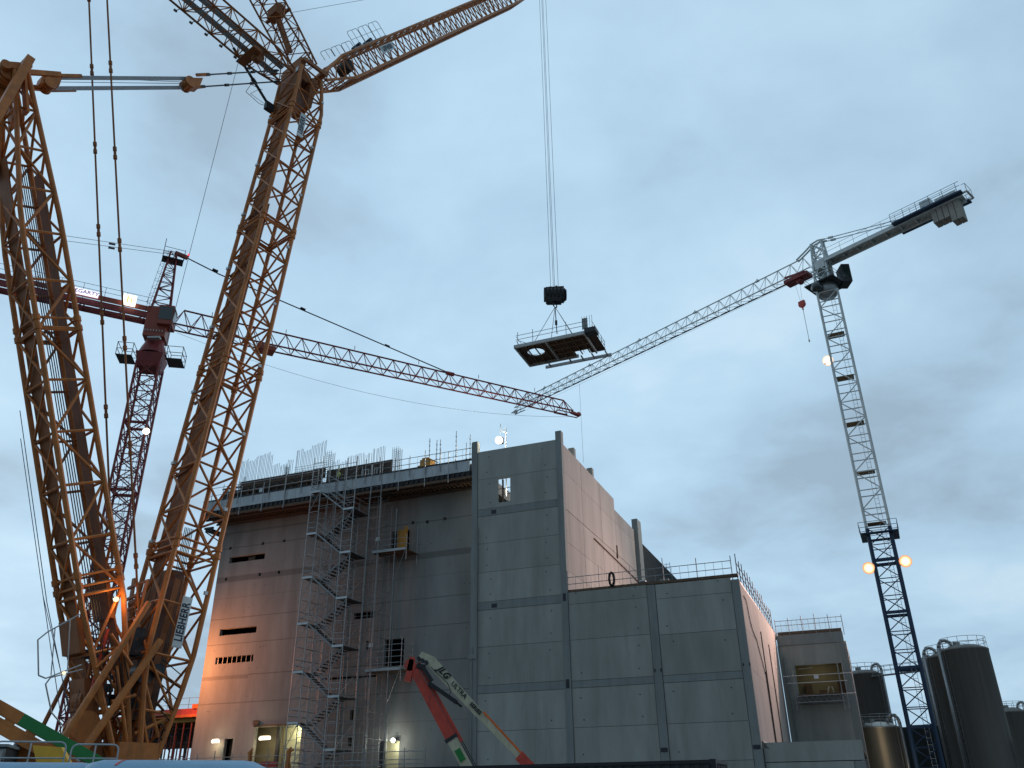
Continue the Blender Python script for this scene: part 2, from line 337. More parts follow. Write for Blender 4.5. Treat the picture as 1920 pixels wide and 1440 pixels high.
def column(x0, x1, y0, y1, z0, z1, m='column', name='column'):
    mb = MB(); mb.box(x0, x1, y0, y1, z0, z1); return mb.build(name, m, B)
column(-7.81, -7.29, -.03, .5, 0, 30.49); column(.13, .66, -.03, .55, 16.2, 30.2); column(.13, .66, -.03, .55, 0, 16.2)
# slim vertical ducts beside the left column
mb = MB(); mb.tube((-7.24, -.05, 0), (-7.24, -.05, 22.5), .05, 8); mb.tube((-7.9, .15, 0), (-7.9, .15, 20.5), .05, 8); mb.tube((-7.62, -.09, 0), (-7.62, -.09, 12.5), .04, 8)
mb.box(-7.95, -7.2, -.12, -.02, 11.6, 11.95); mb.build('drain_pipe', 'column', B)
for x0, x1, z0, z1 in ((-5.95,-5.5,23.5,23.85), (-5.95,-5.45,15.52,15.85), (.26,.52,15.5,16.1), (.24,.52,8.95,9.6)):
    mb = MB(); mb.box(x0, x1, -.05 if x0 > 0 else .022, .03, z0, z1); mb.build('pocket_shade', 'dark', B)  # raised dark box, its colour stands for the shade in a recess
# window reveal frame and rails inside
mb = MB(); mb.tube((-5.35,.3,25.2), (-4.18,.3,25.25), .03); mb.tube((-5.35,.3,25.75), (-4.18,.3,25.8), .03); mb.box(-5.06,-4.93,.3,.42,24.44,26.62); mb.build('window_rail', 'dtimber', B)
# room behind the window: open to the sky
mb = MB(); mb.quad([(-7.2,5.2,16),(.4,5.2,16),(.4,5.2,27.3),(-7.2,5.2,25.6)]); mb.build('inner_wall', 'pale', B)
lamppoint('site_lamp', (-5.6, 2.6, 26.4), 160, (1, .85, .6), .2, B)
# tall flank
for y0, y1, zt in ((.56,5.9,29.3), (5.9,12.0,29.3), (12.0,17.3,29.3), (17.3,25.3,28.15)):
    zs = [16.0, 18.1, 20.55, 22.95, 23.4, 26.75, zt]
    for a, b in zip(zs, zs[1:]):
        if a == 22.95:
            mb = MB(); mb.box(.2, .475, y0+.02, y1-.02, a+.01, b-.01); mb.build('beam', 'flank', B); continue
        mb = MB(); mb.box(.25, .5, y0+.03, y1-.03, a+.01, b-.01); mb.build('flank_panel', ['flank'], B)
mb = MB(); mb.box(.16, .27, .6, 25.3, 15, 28.0); mb.build('joint_backing', 'dark', B)
mb = MB(); mb.box(.3, .95, 25.3, 27.0, 0, 29.4); mb.build('column', 'column', B)
for y0 in (4.9, 10.6):
    mb = MB(); mb.box(-.3, .24, y0, y0+.55, 26, 30.5); mb.build('column', 'column', B)
mb = MB(); mb.beam((.56, 8.9, 22.9), (.56, 27.2, 22.3), .07, .09); mb.box(.5,.6,17.0,17.2,23,24.3); mb.build('lifting_rail', 'dtimber', B)
for x0, y0 in ((.55, 17.4), (.62, 17.35), (.6, 21.8)):
    pass
# low block front
RT = 16.15
for x0, x1, zs in ((.68,7.05,(0,3.7,6.17,8.94,9.46,12.46,15.2,RT)), (7.72,13.44,(0,3.7,6.17,8.94,9.46,12.34,15.0,RT-.05))):
    for a, b in zip(zs, zs[1:]):
        if abs(a-8.94) < .01:
            mb = MB(); mb.box(x0+.01, x1-.01, .035, .3, a+.015, b-.015); mb.build('beam', 'column', B)
        else: panel(x0, x1, a, b)
mb = MB(); mb.box(.7, 13.5, .26, .34, 0, 15.8); mb.build('joint_backing', 'dark', B)
column(7.08, 7.69, -.02, .5, 0, 8.6); column(7.08, 7.69, 0, .5, 8.6, RT-.05)
column(13.47, 14.06, -.03, .56, 0, 15.9)
for x in (7.08, 13.47):
    for dx in (.05, .5): 
        mb = MB(); mb.box(x+dx, x+dx+.1, -.05, 0, 9.75, 9.95); mb.build('socket', 'dark', B)
    mb = MB(); mb.box(x+.04, x+.52, -.06, -.0, 4.35, 4.62); mb.build('bracket', 'dark', B)
mb = MB(); mb.box(.7, 14.0, .05, .5, RT+.003, RT+.2); mb.build('roof_edge_timber', 'dtimber', B)
mb = MB(); mb.box(.6, 14.0, .45, 27.5, 15.6, 15.95); mb.build('low_roof', 'dark', B)
# low flank
for y0, y1 in ((.58,4.7), (4.7,10.2), (10.2,15.6), (15.6,24.0)):
    for a, b in ((4.9,9.6), (9.6,12.4), (12.4,15.75)):
        mb = MB(); mb.box(13.8, 14.05, y0+.01, y1-.01, a+.008, b-.008); mb.build('flank_panel', 'flank', B)
mb = MB(); mb.box(13.72, 13.82, .6, 24, 0, 15.7); mb.build('joint_backing', 'dark', B)
for y in (10.2, 15.6):
    mb = MB(); mb.box(14.05, 14.12, y-.08, y+.08, 4.9, 14.2-.05*y); mb.build('cover_strip', 'dtimber', B)
mb = MB(); mb.hexa([(14.06,.6,4.45),(14.5,.6,4.35),(14.5,9,4.75),(14.06,9,4.85),(14.06,.6,4.9),(14.12,.6,4.9),(14.12,9,4.95),(14.06,9,4.95)]); mb.build('weather_sheet', 'flank', B)
pts = []
for k in range(14): pts.append((14.1, 1.2+.6*k+.35*sin(k*1.2), 14.9-.34*k+.35*sin(k*.9)))
mb = MB(); mb.path(pts, .03, 5); mb.tube((14.1, 9.3, 10.4), (14.1, 9.5, 5.2), .04, 5); mb.build('hanging_cable', 'dark', B)
# podium wall on the right
PB = thing('podium_wall', 'low grey concrete podium wall right of the low block, ending in a corner pier', 'wall', KB, RB)
def pbox(name, m, *a):
    mb = MB(); mb.box(*a); return mb.build(name, m, PB)
pbox('wall_panel', 'precast', 14.12, 20.45, .6, .85, 3.55, 4.76); pbox('wall_panel', 'precast', 14.12, 19.75, .6, .85, 0, 3.5)
pbox('pier', 'column', 19.78, 20.45, .6, 1.2, 0, 3.5); pbox('deck', 'dark', 14.1, 20.4, .86, 24, 4.3, 4.6); pbox('joint_backing', 'dark', 14.15, 20.3, .82, 1.0, 0, 4.5)
# left cast wall
CW = MB()
HO = [(-36.35,-32.0,23.16,23.77), (-36.27,-31.9,16.0,16.63), (-36.3,-31.87,13.35,13.97), (-33.95,-33.0,1.0,6.67), (-30.65,-25.65,1.0,7.55),
      (-17.7,-15.7,12.0,14.3), (-17.6,-15.68,22.0,24.15), (-17.5,-15.74,1.0,5.97), (-21.1,-18.9,16.35,16.95), (-24.0,-18.2,11.2,11.4)]
for x, z in ((-36.45,24.73), (-32.42,24.77), (-29.84,24.74), (-36.43,21.56), (-32.34,21.63), (-30.05,21.61), (-15.37,24.79), (-13.85,24.68), (-12.02,24.73)):
    HO.append((x-.15, x+.15, z-.15, z+.15))
for x, z in ((-20.6,8.18), (-20.6,6.05), (-19.4,13.94)): HO.append((x-.2, x+.2, z-.4, z+.4))
holed(CW, -37.62, -7.3, 0, 27.25, 3.2, 3.6, HO)
for k in range(70):
    x = random.uniform(-37, -8); z = random.choice((6.6, 9.1, 10.4, 12.9, 14.6, 17, 18.4, 20.6, 22.6))+random.uniform(-.15, .15)
    if not any(h[0]-.2 < x < h[1]+.2 and h[2]-.2 < z < h[3]+.2 for h in HO): CW.box(x-.035, x+.035, 3.192, 3.21, z-.035, z+.035, 1)
CW.build('cast_wall', ['cast', 'dark'], B)
mb = MB(); mb.box(-37.5, -7.4, 7.5, 7.7, 0, 27.2); mb.box(-37.6, -37.3, 3.6, 20, 0, 27.2); mb.build('inner_wall', 'dark', B)
mb = MB()
for k in range(8): mb.box(-36.1+.55*k, -36.05+.55*k, 3.3, 3.36, 13.35, 13.97)
mb.build('window_bar', 'tube', B)
mb = MB(); mb.box(-34.3, -33.5, 3.6, 3.7, 23.2, 23.7); mb.build('window_board', 'dtimber', B)
# lit interior behind the openings
mb = MB(); mb.box(-32.0, -28.5, 4.6, 4.7, .8, 7.6); mb.box(-32.1, -32.0, 3.61, 4.6, .8, 7.6); mb.build('inner_wall', 'olive', B)
mb = MB(); mb.box(-34.2, -32.8, 4.3, 4.4, .8, 6.9); mb.build('inner_wall', 'olive', B)
mb = MB(); mb.box(-28.9, -25.4, 4.9, 5.0, .8, 7.6); mb.build('inner_wall', 'pale', B)
mb = MB(); mb.box(-28.35, -28.05, 3.3, 3.6, 1, 7.5); mb.build('door_jamb', 'dark', B)
mb = MB(); mb.box(-17.5, -17.1, 3.12, 3.3, 1, 5.97); mb.build('door_jamb', 'dark', B)
mb = MB(); mb.box(-18.4, -15.2, 4.7, 4.8, .8, 6.4); mb.build('inner_wall', 'pale', B)
mb = MB(); mb.box(-30.9, -25.4, 3.62, 6.0, 7.6, 7.75); mb.build('lintel', 'column', B)
lamppoint('room_lamp', (-26.8, 4.2, 7.1), 60, (1, .95, .6), .15, B); lamppoint('room_lamp', (-16.5, 4.1, 5.6), 30, (1, .98, .75), .15, B)
# crane-style slot frame above opening
mb = MB(); mb.box(-30.8, -25.6, 3.05, 3.2, 7.56, 7.72); mb.box(-30.75, -30.3, 2.9, 3.2, 7.7, 8.1); mb.build('door_head', 'dtimber', B)
# orange shuttering in the upper opening
mb = MB(); mb.box(-16.55, -15.75, 2.75, 2.85, 21.9, 24.1); mb.box(-15.75, -15.63, 2.4, 2.8, 21.8, 24.3); mb.box(-16.65, -16.55, 2.7, 2.95, 21.9, 24.1); mb.build('shutter_board', 'otimber', B)
# slab, soffit and edge
mb = MB(); mb.box(-38.0, -7.85, .42, 16, 27.5, 28.6); mb.build('roof_slab', 'cast', B)
mb = MB(); mb.box(-38.1, -7.84, .2, .36, 27.18, 27.42)
for k in range(75):
    x = -37.9+.4*k; mb.box(x, x+.1, .4, 3.15, 27.3, 27.46)
mb.box(-38.1, -7.84, .9, 1.05, 27.12, 27.3); mb.box(-38.1, -7.84, 2.5, 2.65, 27.12, 27.3)
mb.build('soffit_formwork', 'dtimber', B)
mb = MB()
x = -38.1
while x < -8.5:
    w = min(random.choice((1.25, 2.0, 2.4)), -7.86-x); mb.box(x+.01, x+w-.01, .18+random.uniform(0, .015), .22, 27.86, 28.88); x += w
mb.build('edge_sheet', 'sheet', B)
mb = MB(); mb.box(-38.1, -7.86, .12, .42, 28.9, 29.0); mb.build('edge_plate', 'dark', B)
mb = MB(); mb.box(-38.05, -7.86, .3, .41, 27.5, 27.86)
for k in range(58):
    x = -37.9+.52*k; mb.box(x, x+.13, .18, .3, 27.5+random.uniform(0, .1), 27.8)
mb.build('edge_blocking', 'black', B)
mb = MB(); mb.box(-38.6, -37.7, 1.6, 4.6, 26.3, 26.5); mb.box(-38.7, -37.62, 1.5, 1.7, 26.5, 26.7); mb.tube((-38.6,1.6,26.3), (-37.7,3.3,25.4), .06); mb.build('edge_bracket', 'dark', B)

# black clad hall beyond
mb = MB(); mb.box(-14, .9, 27.1, 56, 0, 27.0)
for k in range(60): mb.box(.9, .93, 27.3+.48*k, 27.4+.48*k, 14, 26.95)
o = mb.build('clad_hall', 'clad'); tag(o, 'black ribbed clad hall rising behind the low roof right of the tall bay', 'building', loc=KB, rotz=RB)

# annex block
A = thing('annex_block', 'narrow grey concrete block with a wide opening and hanging platform, far right of the building', 'building', KB, RB)
def abox(name, m, *a):
    mb = MB(); mb.box(*a); return mb.build(name, m, A)
mb = MB(); holed(mb, 14.1, 20.25, 4.6, 14.45, 24.0, 24.25, [(15.43,19.68,9.8,12.57)]); mb.build('wall', 'precast', A)
abox('beam', 'column', 14.15, 20.25, 23.93, 24.25, 14.46, 15.42); abox('column', 'column', 19.75, 20.3, 23.95, 24.5, 4.6, 14.46)
abox('side_wall', 'column', 20.15, 20.4, 24.5, 36, 0, 14.6); abox('roof_timber', 'dtimber', 14.3, 20.2, 24.0, 24.6, 15.43, 15.75)
mb = MB(); mb.box(14.9, 20.1, 28, 28.2, 9, 13); mb.box(20.0, 20.1, 24.3, 28, 9, 13); mb.box(14.9, 15.1, 24.3, 28, 9, 13); mb.box(14.9, 20.1, 24.3, 28, 12.9, 13.0); mb.box(14.9, 20.1, 24.3, 28, 9.5, 9.7)
mb.build('inner_wall', 'olive', A)
mb = MB(); mb.box(15.9, 16.5, 27.5, 27.9, 9.7, 11.2); mb.box(17.1, 17.9, 27.6, 27.9, 9.7, 10.6); mb.box(18.9, 19.5, 27.2, 27.9, 9.7, 11.3); mb.build('cabinet', 'dtimber', A)
mb = MB(); mb.tube((17.75,27.4,9.7), (17.95,27.4,10.5), .07); mb.tube((17.95,27.4,10.5), (18.1,27.4,10.9), .07); mb.tube((18.55,27.4,9.8), (18.35,27.4,10.9), .06); mb.build('pale_tube', 'toe', A)  # pale bent tubes at the back of the opening
lamppoint('room_lamp', (17.3, 26.0, 12.2), 20, (1, .92, .68), .2, A)
mb = MB(); mb.tube((14.55,23.8,13.4), (14.7,23.75,8.5), .09, 8); mb.tube((14.7,23.75,8.5), (14.7,23.75,6), .07, 8); mb.build('downpipe', 'column', A)
# lit tube under its lintel
mb = MB(); mb.tube((15.7,24.6,12.3), (17.0,24.6,12.35), .035, 8); mb.build('tube_light', 'toe', A)

# hanging platform at the annex opening
Pf = thing('hanging_platform', 'scaffold platform on a lattice truss hanging under the annex opening', 'scaffold', KB, RB)
mb = MB(); mb.box(15.4, 19.4, 22.4, 23.9, 9.72, 9.82); mb.build('deck', 'dtimber', Pf)
mb = MB()
for y in (22.4, 23.7):
    mb.tube((15.3,y,9.65), (19.5,y,9.65), .04); mb.tube((15.3,y,9.1), (19.5,y,9.1), .04)
    for k in range(8):
        x = 15.4+.5*k; mb.tube((x,y,9.1), (x+.25,y,9.65), .02, 4); mb.tube((x+.25,y,9.65), (x+.5,y,9.1), .02, 4)
mb.build('truss', 'tube', Pf)
for x in (15.2, 19.3, 19.7):
    mb = MB()
    for y in (22.4, 23.6):
        mb.tube((x,y,8.4), (x,y,12.6), .035, 5)
    for k in range(10): mb.tube((x,22.4,8.6+.4*k), (x,23.6,8.6+.4*k), .02, 4)
    mb.tube((x,22.4,8.6), (x,23.6,12.4), .02, 4)
    mb.build('upright', 'tube', Pf)
mb = MB(); mb.tube((14.2,22.35,11.45), (20.4,22.35,11.45), .03, 5); mb.tube((14.6,22.35,10.8), (19.9,22.35,10.8), .03, 5); mb.tube((19.2,22.3,9.7), (20.5,22.3,9.7), .03, 5); mb.build('guard_rail', 'galv', Pf)
mb = MB(); mb.box(17.1, 17.5, 22.28, 22.33, 11.1, 11.4); mb.build('notice_board', 'toe', Pf)

# ------------------------------------------------------------------ guard rails of scaffold tube
def railing(name, label, p0, p1, zb, heights, posts, ptop, r=.03, pr=.035, mesh=0, m='tube', extra=()):
    """p0,p1 are building coordinates (x,y)"""
    t = thing(name, label, 'guard rail', KB, RB); d = Vector((p1[0]-p0[0], p1[1]-p0[1], 0)); n = d.length
    for hgt in heights:
        mb = MB(); mb.tube((p0[0],p0[1],zb+hgt), (p1[0],p1[1],zb+hgt), r, 5); mb.build('rail', m, t)
    for i in range(posts):
        f_ = i/(posts-1); mb = MB(); x = p0[0]+d.x*f_; y = p0[1]+d.y*f_; top = ptop+random.uniform(-.1, .35)
        mb.tube((x,y,zb-.5), (x,y,zb+top), pr, 5); mb.build('post', m, t)
    if mesh:
        mb = MB(); k = 0; c = int(n/mesh)
        for i in range(c+1):
            f_ = i/c; x = p0[0]+d.x*f_; y = p0[1]+d.y*f_; mb.tube((x,y,zb), (x,y,zb+heights[0]), .012, 4)
        mb.build('mesh_infill', m, t)
    for ex in extra: mb = MB(); mb.tube(*ex); mb.build('brace', m, t)
    return t
railing('guard_rail', 'tube guard rail along the front edge of the low roof', (.7,.1), (13.6,.1), 16.3, (1.05,.5), 6, 1.5, mesh=.62)
railing('guard_rail', 'dense tube guard rail running back along the side edge of the low roof', (13.95,.3), (13.95,23.5), 15.9, (1.3,.7), 15, 1.8, m='dark')
railing('guard_rail', 'tube guard rail on top of the annex block', (14.2,24.0), (20.4,24.0), 15.6, (1.2,.75), 6, 1.35, mesh=.5, m='tube')
railing('guard_rail', 'pale scaffold guard rail on the slab edge left of the stair tower', (-37.6,.1), (-24.3,.1), 28.7, (1.55,.75), 8, 1.7, m='galv')
railing('guard_rail', 'tube guard rail on the slab edge between the stair tower and the tall bay', (-19.0,.1), (-7.9,.1), 28.7, (1.3,.7), 8, 1.6, m='tube', mesh=.9)
railing('guard_rail', 'deck guard rail in front of the cast wall, nearly at the bottom of the picture', (-37.5,-4), (-9.5,-4), 3.6, (1.15,.6,.3), 17, 1.35, m='tube')
# long posts hanging down past the slab edge
mb_s = []
for x in (-37.0,-35.0,-33.3,-30.6,-28.0,-18.2,-15.3,-12.6,-10.2):
    mb = MB(); mb.tube((x,.02,26.95), (x,.02,30.0), .04, 5); mb_s.append(mb)
T = thing('edge_standards', 'row of scaffold posts clamped down the face of the slab edge', 'scaffold', KB, RB)
for mb in mb_s: mb.build('post', 'galv', T)
# standing poles on the roof
for i, (x, y, zt) in enumerate(((-14.3,4,33.5), (-13.5,4,33.2), (-12.6,3,32.7), (-11.4,4,33.8), (-10.3,4,32.4), (-9.9,4,33.2))):
    mb = MB(); mb.tube((0,0,0), (0,0,zt-28.6), .035, 6)
    for k in range(int((zt-29)/.5)): mb.disc((0,0,.6+.5*k), (0,0,1), .075, .05, 8)
    o = mb.build('scaffold_pole', 'rebar')
    p = Matrix.Translation(KB) @ Matrix.Rotation(RB, 4, 'Z') @ Vector((x, y, 28.6))
    tag(o, ('tall free standing scaffold pole on the roof, %s' % ('farthest left of its row','second from the left','short one third from the left','tallest pole of the row','short one beside the tallest pole','nearest the tall concrete bay')[i]), 'pole', 'poles standing on the roof slab', loc=p)
# formwork on the roof
F = thing('wall_formwork', 'dark brown wall formwork panel on the roof, right of the stair tower', 'formwork', KB, RB)
mb = MB(); mb.hexa([(-25.4,3,28.6),(-17.9,3,28.6),(-17.9,3.2,28.6),(-25.4,3.2,28.6),(-25.4,3,31.45),(-17.9,3,31.5),(-17.9,3.2,31.5),(-25.4,3.2,31.45)]); mb.build('panel', 'ply', F)
for x in (-23.4,-21.6,-20.1,-18.9):
    mb = MB(); mb.beam((x,2.85,28.7), (x+.05,2.85,31.2), .09, .09); mb.build('waler', 'dtimber', F)
for x in (-20.9,-19.6): 
    mb = MB(); mb.box(x, x+.7, 2.6, 2.66, 29.3, 29.36)
    for dx in (0, .3, .62): mb.box(x+dx, x+dx+.07, 2.6, 2.66, 29.3, 30.7)
    mb.box(x, x+.7, 2.6, 2.66, 30.66, 30.72); mb.build('access_frame', 'galv', F)
F2 = thing('wall_formwork', 'low timber wall formwork at the left end of the roof behind pale rails', 'formwork', KB, RB)
mb = MB(); mb.box(-36.6, -24.6, 1.1, 1.25, 28.6, 30.1); mb.box(-34.8, -24.6, 1.5, 1.7, 30.1, 31.1); mb.build('panel', 'ply', F2)
for k in range(12):
    x = -35.9+.88*k; mb = MB(); mb.beam((x,.98,28.6), (x,.98,30.2+(.35 if x > -34.4 else 0)), .12, .14); mb.build('waler', 'dtimber', F2)
for z in (29.1, 29.7, 30.3):
    mb = MB(); mb.beam((-36.5,.85,z), (-24.7,.85,z), .1, .14); mb.build('soldier', 'dtimber', F2)
mb = MB(); mb.box(-31.7,-31.3,.72,.76,29.3,29.7); mb.build('notice_board', 'toe', F2)
# rebar
def rebar(label, x0, x1, n, y, zb, z0, z1, rows=1, hor=()):
    mb = MB(); n = int((x1-x0)/.19)
    for k in range(n):
        x = x0+.19*k+random.uniform(-.03, .03); top = z0+(z1-z0)*k/n+(-.35 if (k//5) % 3 == 1 else 0)+random.uniform(-.1, .08)
        mb.tube((x,y,zb), (x+random.uniform(-.03,.03),y,top), .024, 5)
        if rows > 1 and k % 2: mb.tube((x+.05,y+.3,zb), (x+.05,y+.3,top-.8), .024, 5)
    for z in hor: mb.tube((x0-.1,y-.05,z), (x1+.1,y-.05,z), .018, 4)
    tag(mb.build('rebar_mat', 'rebar'), label, 'reinforcement', 'starter bars rising from the roof walls', loc=KB, rotz=RB)
rebar('thick leaning mat of thin steel bars at the far left end of the roof', -37.2, -33.0, 27, 4, 28.6, 34.7, 35.2, hor=(31.6,31.9,32.2))
rebar('mat of thin steel bars second from the left end of the roof', -33.0, -30.2, 14, 4, 28.6, 33.6, 33.9)
rebar('tallest mat of thin steel bars, left of the stair tower on the roof', -30.1, -26.2, 24, 4, 28.6, 34.7, 35.4, hor=(31.8,32.05,32.3,32.55,32.8))
rebar('mat of thin steel bars above the dark brown formwork panel', -25.2, -18.9, 34, 3.6, 28.6, 32.6, 33.4, rows=1)
rebar('short tangle of thin bars at the slab corner behind the lattice boom', -37.7, -35.2, 16, 3, 28.6, 31.3, 32.6, hor=(30,30.4,30.8,31.1))
def cage(label, x, y, zb, zt, w=.5):
    mb = MB()
    for dx in (0, .33, .66, 1):
        for dy in (0, 1): mb.tube((x+w*dx,y+w*dy,zb), (x+w*dx,y+w*dy,zt+random.uniform(-.1,.1)), .02, 4)
    k = zb+.2
    while k < zt-.15:
        for a, b in (((0,0),(1,0)), ((1,0),(1,1)), ((1,1),(0,1)), ((0,1),(0,0))): mb.tube((x+w*a[0],y+w*a[1],k), (x+w*b[0],y+w*b[1],k), .014, 4)
        k += .2
    tag(mb.build('rebar_cage', 'rebar'), label, 'reinforcement', 'column cages standing on the roof', loc=KB, rotz=RB)
cage('square column cage of tied bars at the right end of the dark formwork panel', -18.0, 3.2, 28.6, 32.9, .7)
cage('square column cage of tied bars at the left end of the dark formwork panel', -25.5, 2.6, 28.6, 33.4, .7)
cage('slim dark column cage beside the tallest mat of bars', -31.0, 3.4, 28.6, 33.0, .35)
# stack of boxes and a water barrier on the roof
mb = MB(); mb.box(-14.9,-13.6,1.6,2.6,29.0,29.3); mb.box(-14.0,-12.9,1.6,2.6,29.3,30.3); mb.box(-14.3,-13.4,1.7,2.5,29.3,29.8); mb.box(-13.9,-13.2,1.8,2.4,30.3,30.55); mb.tube((-13.2,1.6,30.4), (-11.9,1.2,29.6), .06)
tag(mb.build('pallet_stack', 'otimber'), 'heap of brown shutter boxes on the roof edge', 'stack', loc=KB, rotz=RB)
# rooftop floodlight
T = thing('floodlight', 'bright floodlight on a short pole behind the parapet of the tall bay', 'lamp', KB, RB)
mb = MB(); mb.tube((-5.75,3,26), (-5.75,3,32.8), .05); mb.tube((-6.3,3,32.6), (-5.6,3,32.2), .04); mb.tube((-6.3,3,32.3), (-6.3,3,33.3), .03); mb.build('pole', 'rebar', T)
mb = MB(); mb.box(-6.55,-6.05,2.95,3.2,31.25,31.85); mb.build('housing', 'dark', T)
mb = MB(); mb.lathe([(.001,.36),(.22,.30),(.34,.15),(.36,0),(.34,-.15),(.22,-.30),(.001,-.36)], 16, ax='z'); o = mb.build('lamp_glass_or_halo', 'e_wh', T, True); o.location = (-6.35,2.75,31.5)
lamppoint('lamp_glow', (-6.3, 2.2, 31.5), 700, (1, .85, .65), .3, T)
# tyre on the low roof rail
mb = MB(); a0_ = []
for k in range(16): a0_.append((.04*sin(3*k), .52*cos(2*pi*k/16), .52*sin(2*pi*k/16)))
a0_.append(a0_[0]); mb.path([(p[1]*.38, p[0], p[2]) for p in a0_], .1, 8)
o = mb.build('cable_coil', 'rubber'); p = Matrix.Translation(KB) @ Matrix.Rotation(RB, 4, 'Z') @ Vector((4.35, .0, 16.85)); tag(o, 'black coil of cable hung on the low roof guard rail', 'coil', loc=p, rotz=RB)
# clutter on the low roof
T = thing('roof_clutter', 'pile of drums and boards on the low roof below the black hall', 'rubble pile', KB, RB)
for k in range(9):
    mb = MB(); x = 8.0+random.uniform(-1.5,1.8); y = 1.2+random.uniform(0,2); mb.box(x, x+random.uniform(.3,.8), y, y+.5, 16.0, 16.3+random.uniform(.0,.6)); mb.build('block', random.choice(['dtimber','dark','column']), T)
mb = MB(); mb.disc((6.6,.9,16.65), (0,0,1), .28, .1, 14); mb.build('drum_lid', 'toe', T)
# slim cage on the black hall's corner
railing('guard_rail', 'short curved guard rail at the far end of the black hall roof', (-.5,42), (.9,42), 27, (1.1,.6), 4, 1.2)

# ------------------------------------------------------------------ stair tower scaffold
ST = thing('stair_scaffold', 'tall galvanised scaffold stair tower zigzagging up the cast wall', 'scaffold', KB, RB)
XL0, XL1, XR0, XR1 = -24.15, -23.1, -20.35, -19.3; YF, YB = -1.0, 1.6
stdp = MB
for x in (XL0, XL1, XR0, XR1):
    for y in (YF, YB):
        mb = MB(); mb.tube((x,y,-.2), (x+.02,y,31.2 if x < -21 else 30.6), .042, 6)
        for k in range(30): mb.disc((x,y,1.0+k), (0,0,1), .055, .05, 6)
        mb.build('standard', 'galv', ST)
for x in (-22.2, -21.25):
    for y in (YF+.02, .1, YB):
        mb = MB(); mb.tube((x,y,0), (x,y,30.0 if y < 1 else 28), .03, 6); mb.build('standard', 'tube', ST)
zL = [27.75-4.065*k for k in range(7)]; zR = [25.6-4.065*k for k in range(7)]
LD = None
def landing(x0, x1, z):
    mb = MB(); mb.box(x0, x1, YF, YB, z-.14, z-.08, 1); mb.box(x0-.02, x1+.02, YF-.05, YF-.02, z-.16, z+.02, 0)
    mb.box(x0, x1, YB, YB+.03, z-.12, z+.02, 1)
    mb.build('landing', ['toe', 'dark'], ST)
for z in zL: landing(XL0, XL1, z)
for z in zR: landing(XR0, XR1, z)
def flight(x0, x1, z0, z1, y0, y1):
    mb = MB()
    for y in (y0, y1):
        mb.beam((x0,y,z0), (x1,y,z1), .04, .13)
    n = 9
    for k in range(n):
        f_ = (k+.5)/n; x = x0+(x1-x0)*f_; z = z0+(z1-z0)*f_; mb.box(x-.14, x+.14, y0, y1, z-.03, z+.03, 1)
    mb.build('stair_flight', ['tube', 'dark'], ST)
    mb = MB()
    for y in (y0-.03,):
        for dz in (.55, 1.05): mb.tube((x0,y,z0+dz), (x1,y,z1+dz), .024, 5)
    for dz in (.55, 1.05): mb.tube((x0,y1+.03,z0+dz), (x1,y1+.03,z1+dz), .02, 5)
    mb.build('handrail', 'galv', ST)
for k in range(6):
    flight(XL1, XR0, zL[k]-.1, zR[k]-.1, YF+.02, -.1)
    flight(XR0, XL1, zR[k]-.1, zL[k+1]-.1, .25, 1.45)
for z in [zL[0]]: pass
def ledger(pts, r=.022, m='galv', name='ledger'):
    mb = MB()
    for a, b in pts: mb.tube(a, b, r*1.35, 5)
    mb.build(name, m, ST)
for k in range(7):
    zl = zL[k]; zr = zR[k]
    ledger([((XL0,YF,zl+dz), (XL1,YF,zl+dz)) for dz in (.5,1.0)] + [((XL0,YF,zl+dz), (XL0,YB,zl+dz)) for dz in (0,.5,1.0)])
    ledger([((XR0,YF,zr+dz), (XR1,YF,zr+dz)) for dz in (.5,1.0)] + [((XR1,YF,zr+dz), (XR1,YB,zr+dz)) for dz in (0,.5,1.0)])
    ledger([((XL0,YB,zl+dz), (XR1,YB,zl+dz)) for dz in (0,1.0,2.0)], .02)
    ledger([((XL0,YF,zl-2.05), (XL1,YF,zl-2.05)), ((XL1,YF,zl-1.6), (XR0,YF,zl-1.55)), ((XR0,YF,zr-2.05), (XR1,YF,zr-2.05)), ((XL0,YF,zl-2.0), (XL0,YB,zl-2.0))], .02)
    ledger([((XL0,YF,zl-2), (XL1,YF,zl-.1)), ((XL0,YF,zl-4), (XL0,YB,zl-2)), ((XR0,YF,zr-2), (XR1,YF,zr-.1)), ((XR1,YF,zr-4), (XR1,YB,zr-2)), ((XL1,YB,zl-4), (XR0,YB,zl-2)), ((XR0,YB,zl-4), (XL1,YB,zl-2)), ((XL0,YB,zl-4), (XL1,YB,zl))], .02, name='brace')
ledger([((XL0,YF,30.6), (XL1,YF,30.6)), ((XL0,YF,30.0), (XR1,YF,30.0)), ((XL1,YF,29.6), (XR0,YF,27.9)), ((XL0,YF,29.2), (XL1,YF,29.2))])
for k in range(28):
    z = 1.5+1.01*k
    ledger([((XL0,YB+.02,z), (XL1,YB+.02,z)), ((XR0,YB+.02,z), (XR1,YB+.02,z)), ((XL1,YF,z-.3), (XL1,YB,z-.3)), ((XR0,YF,z), (XR0,YB,z))], .017, 'tube')
    ledger([((XL0,YF,z+.5), (XL1,YF,z+.5)), ((XL1,YF+.02,z+.2), (XR0,YF+.02,z+.2)), ((XR0,YF,z+.6), (XR1,YF,z+.6)), ((XR1,YB,z), (-17.2,YB,z))], .015, 'tube')
    if k % 2: ledger([((XL1,YB+.02,z), (XR0,YB+.02,z+2)), ((XL0,YF+.5,z), (XL1,YF+.5,z+1)), ((XR0,YB,z), (XR1,YB,z+1))], .017, 'tube', 'brace')
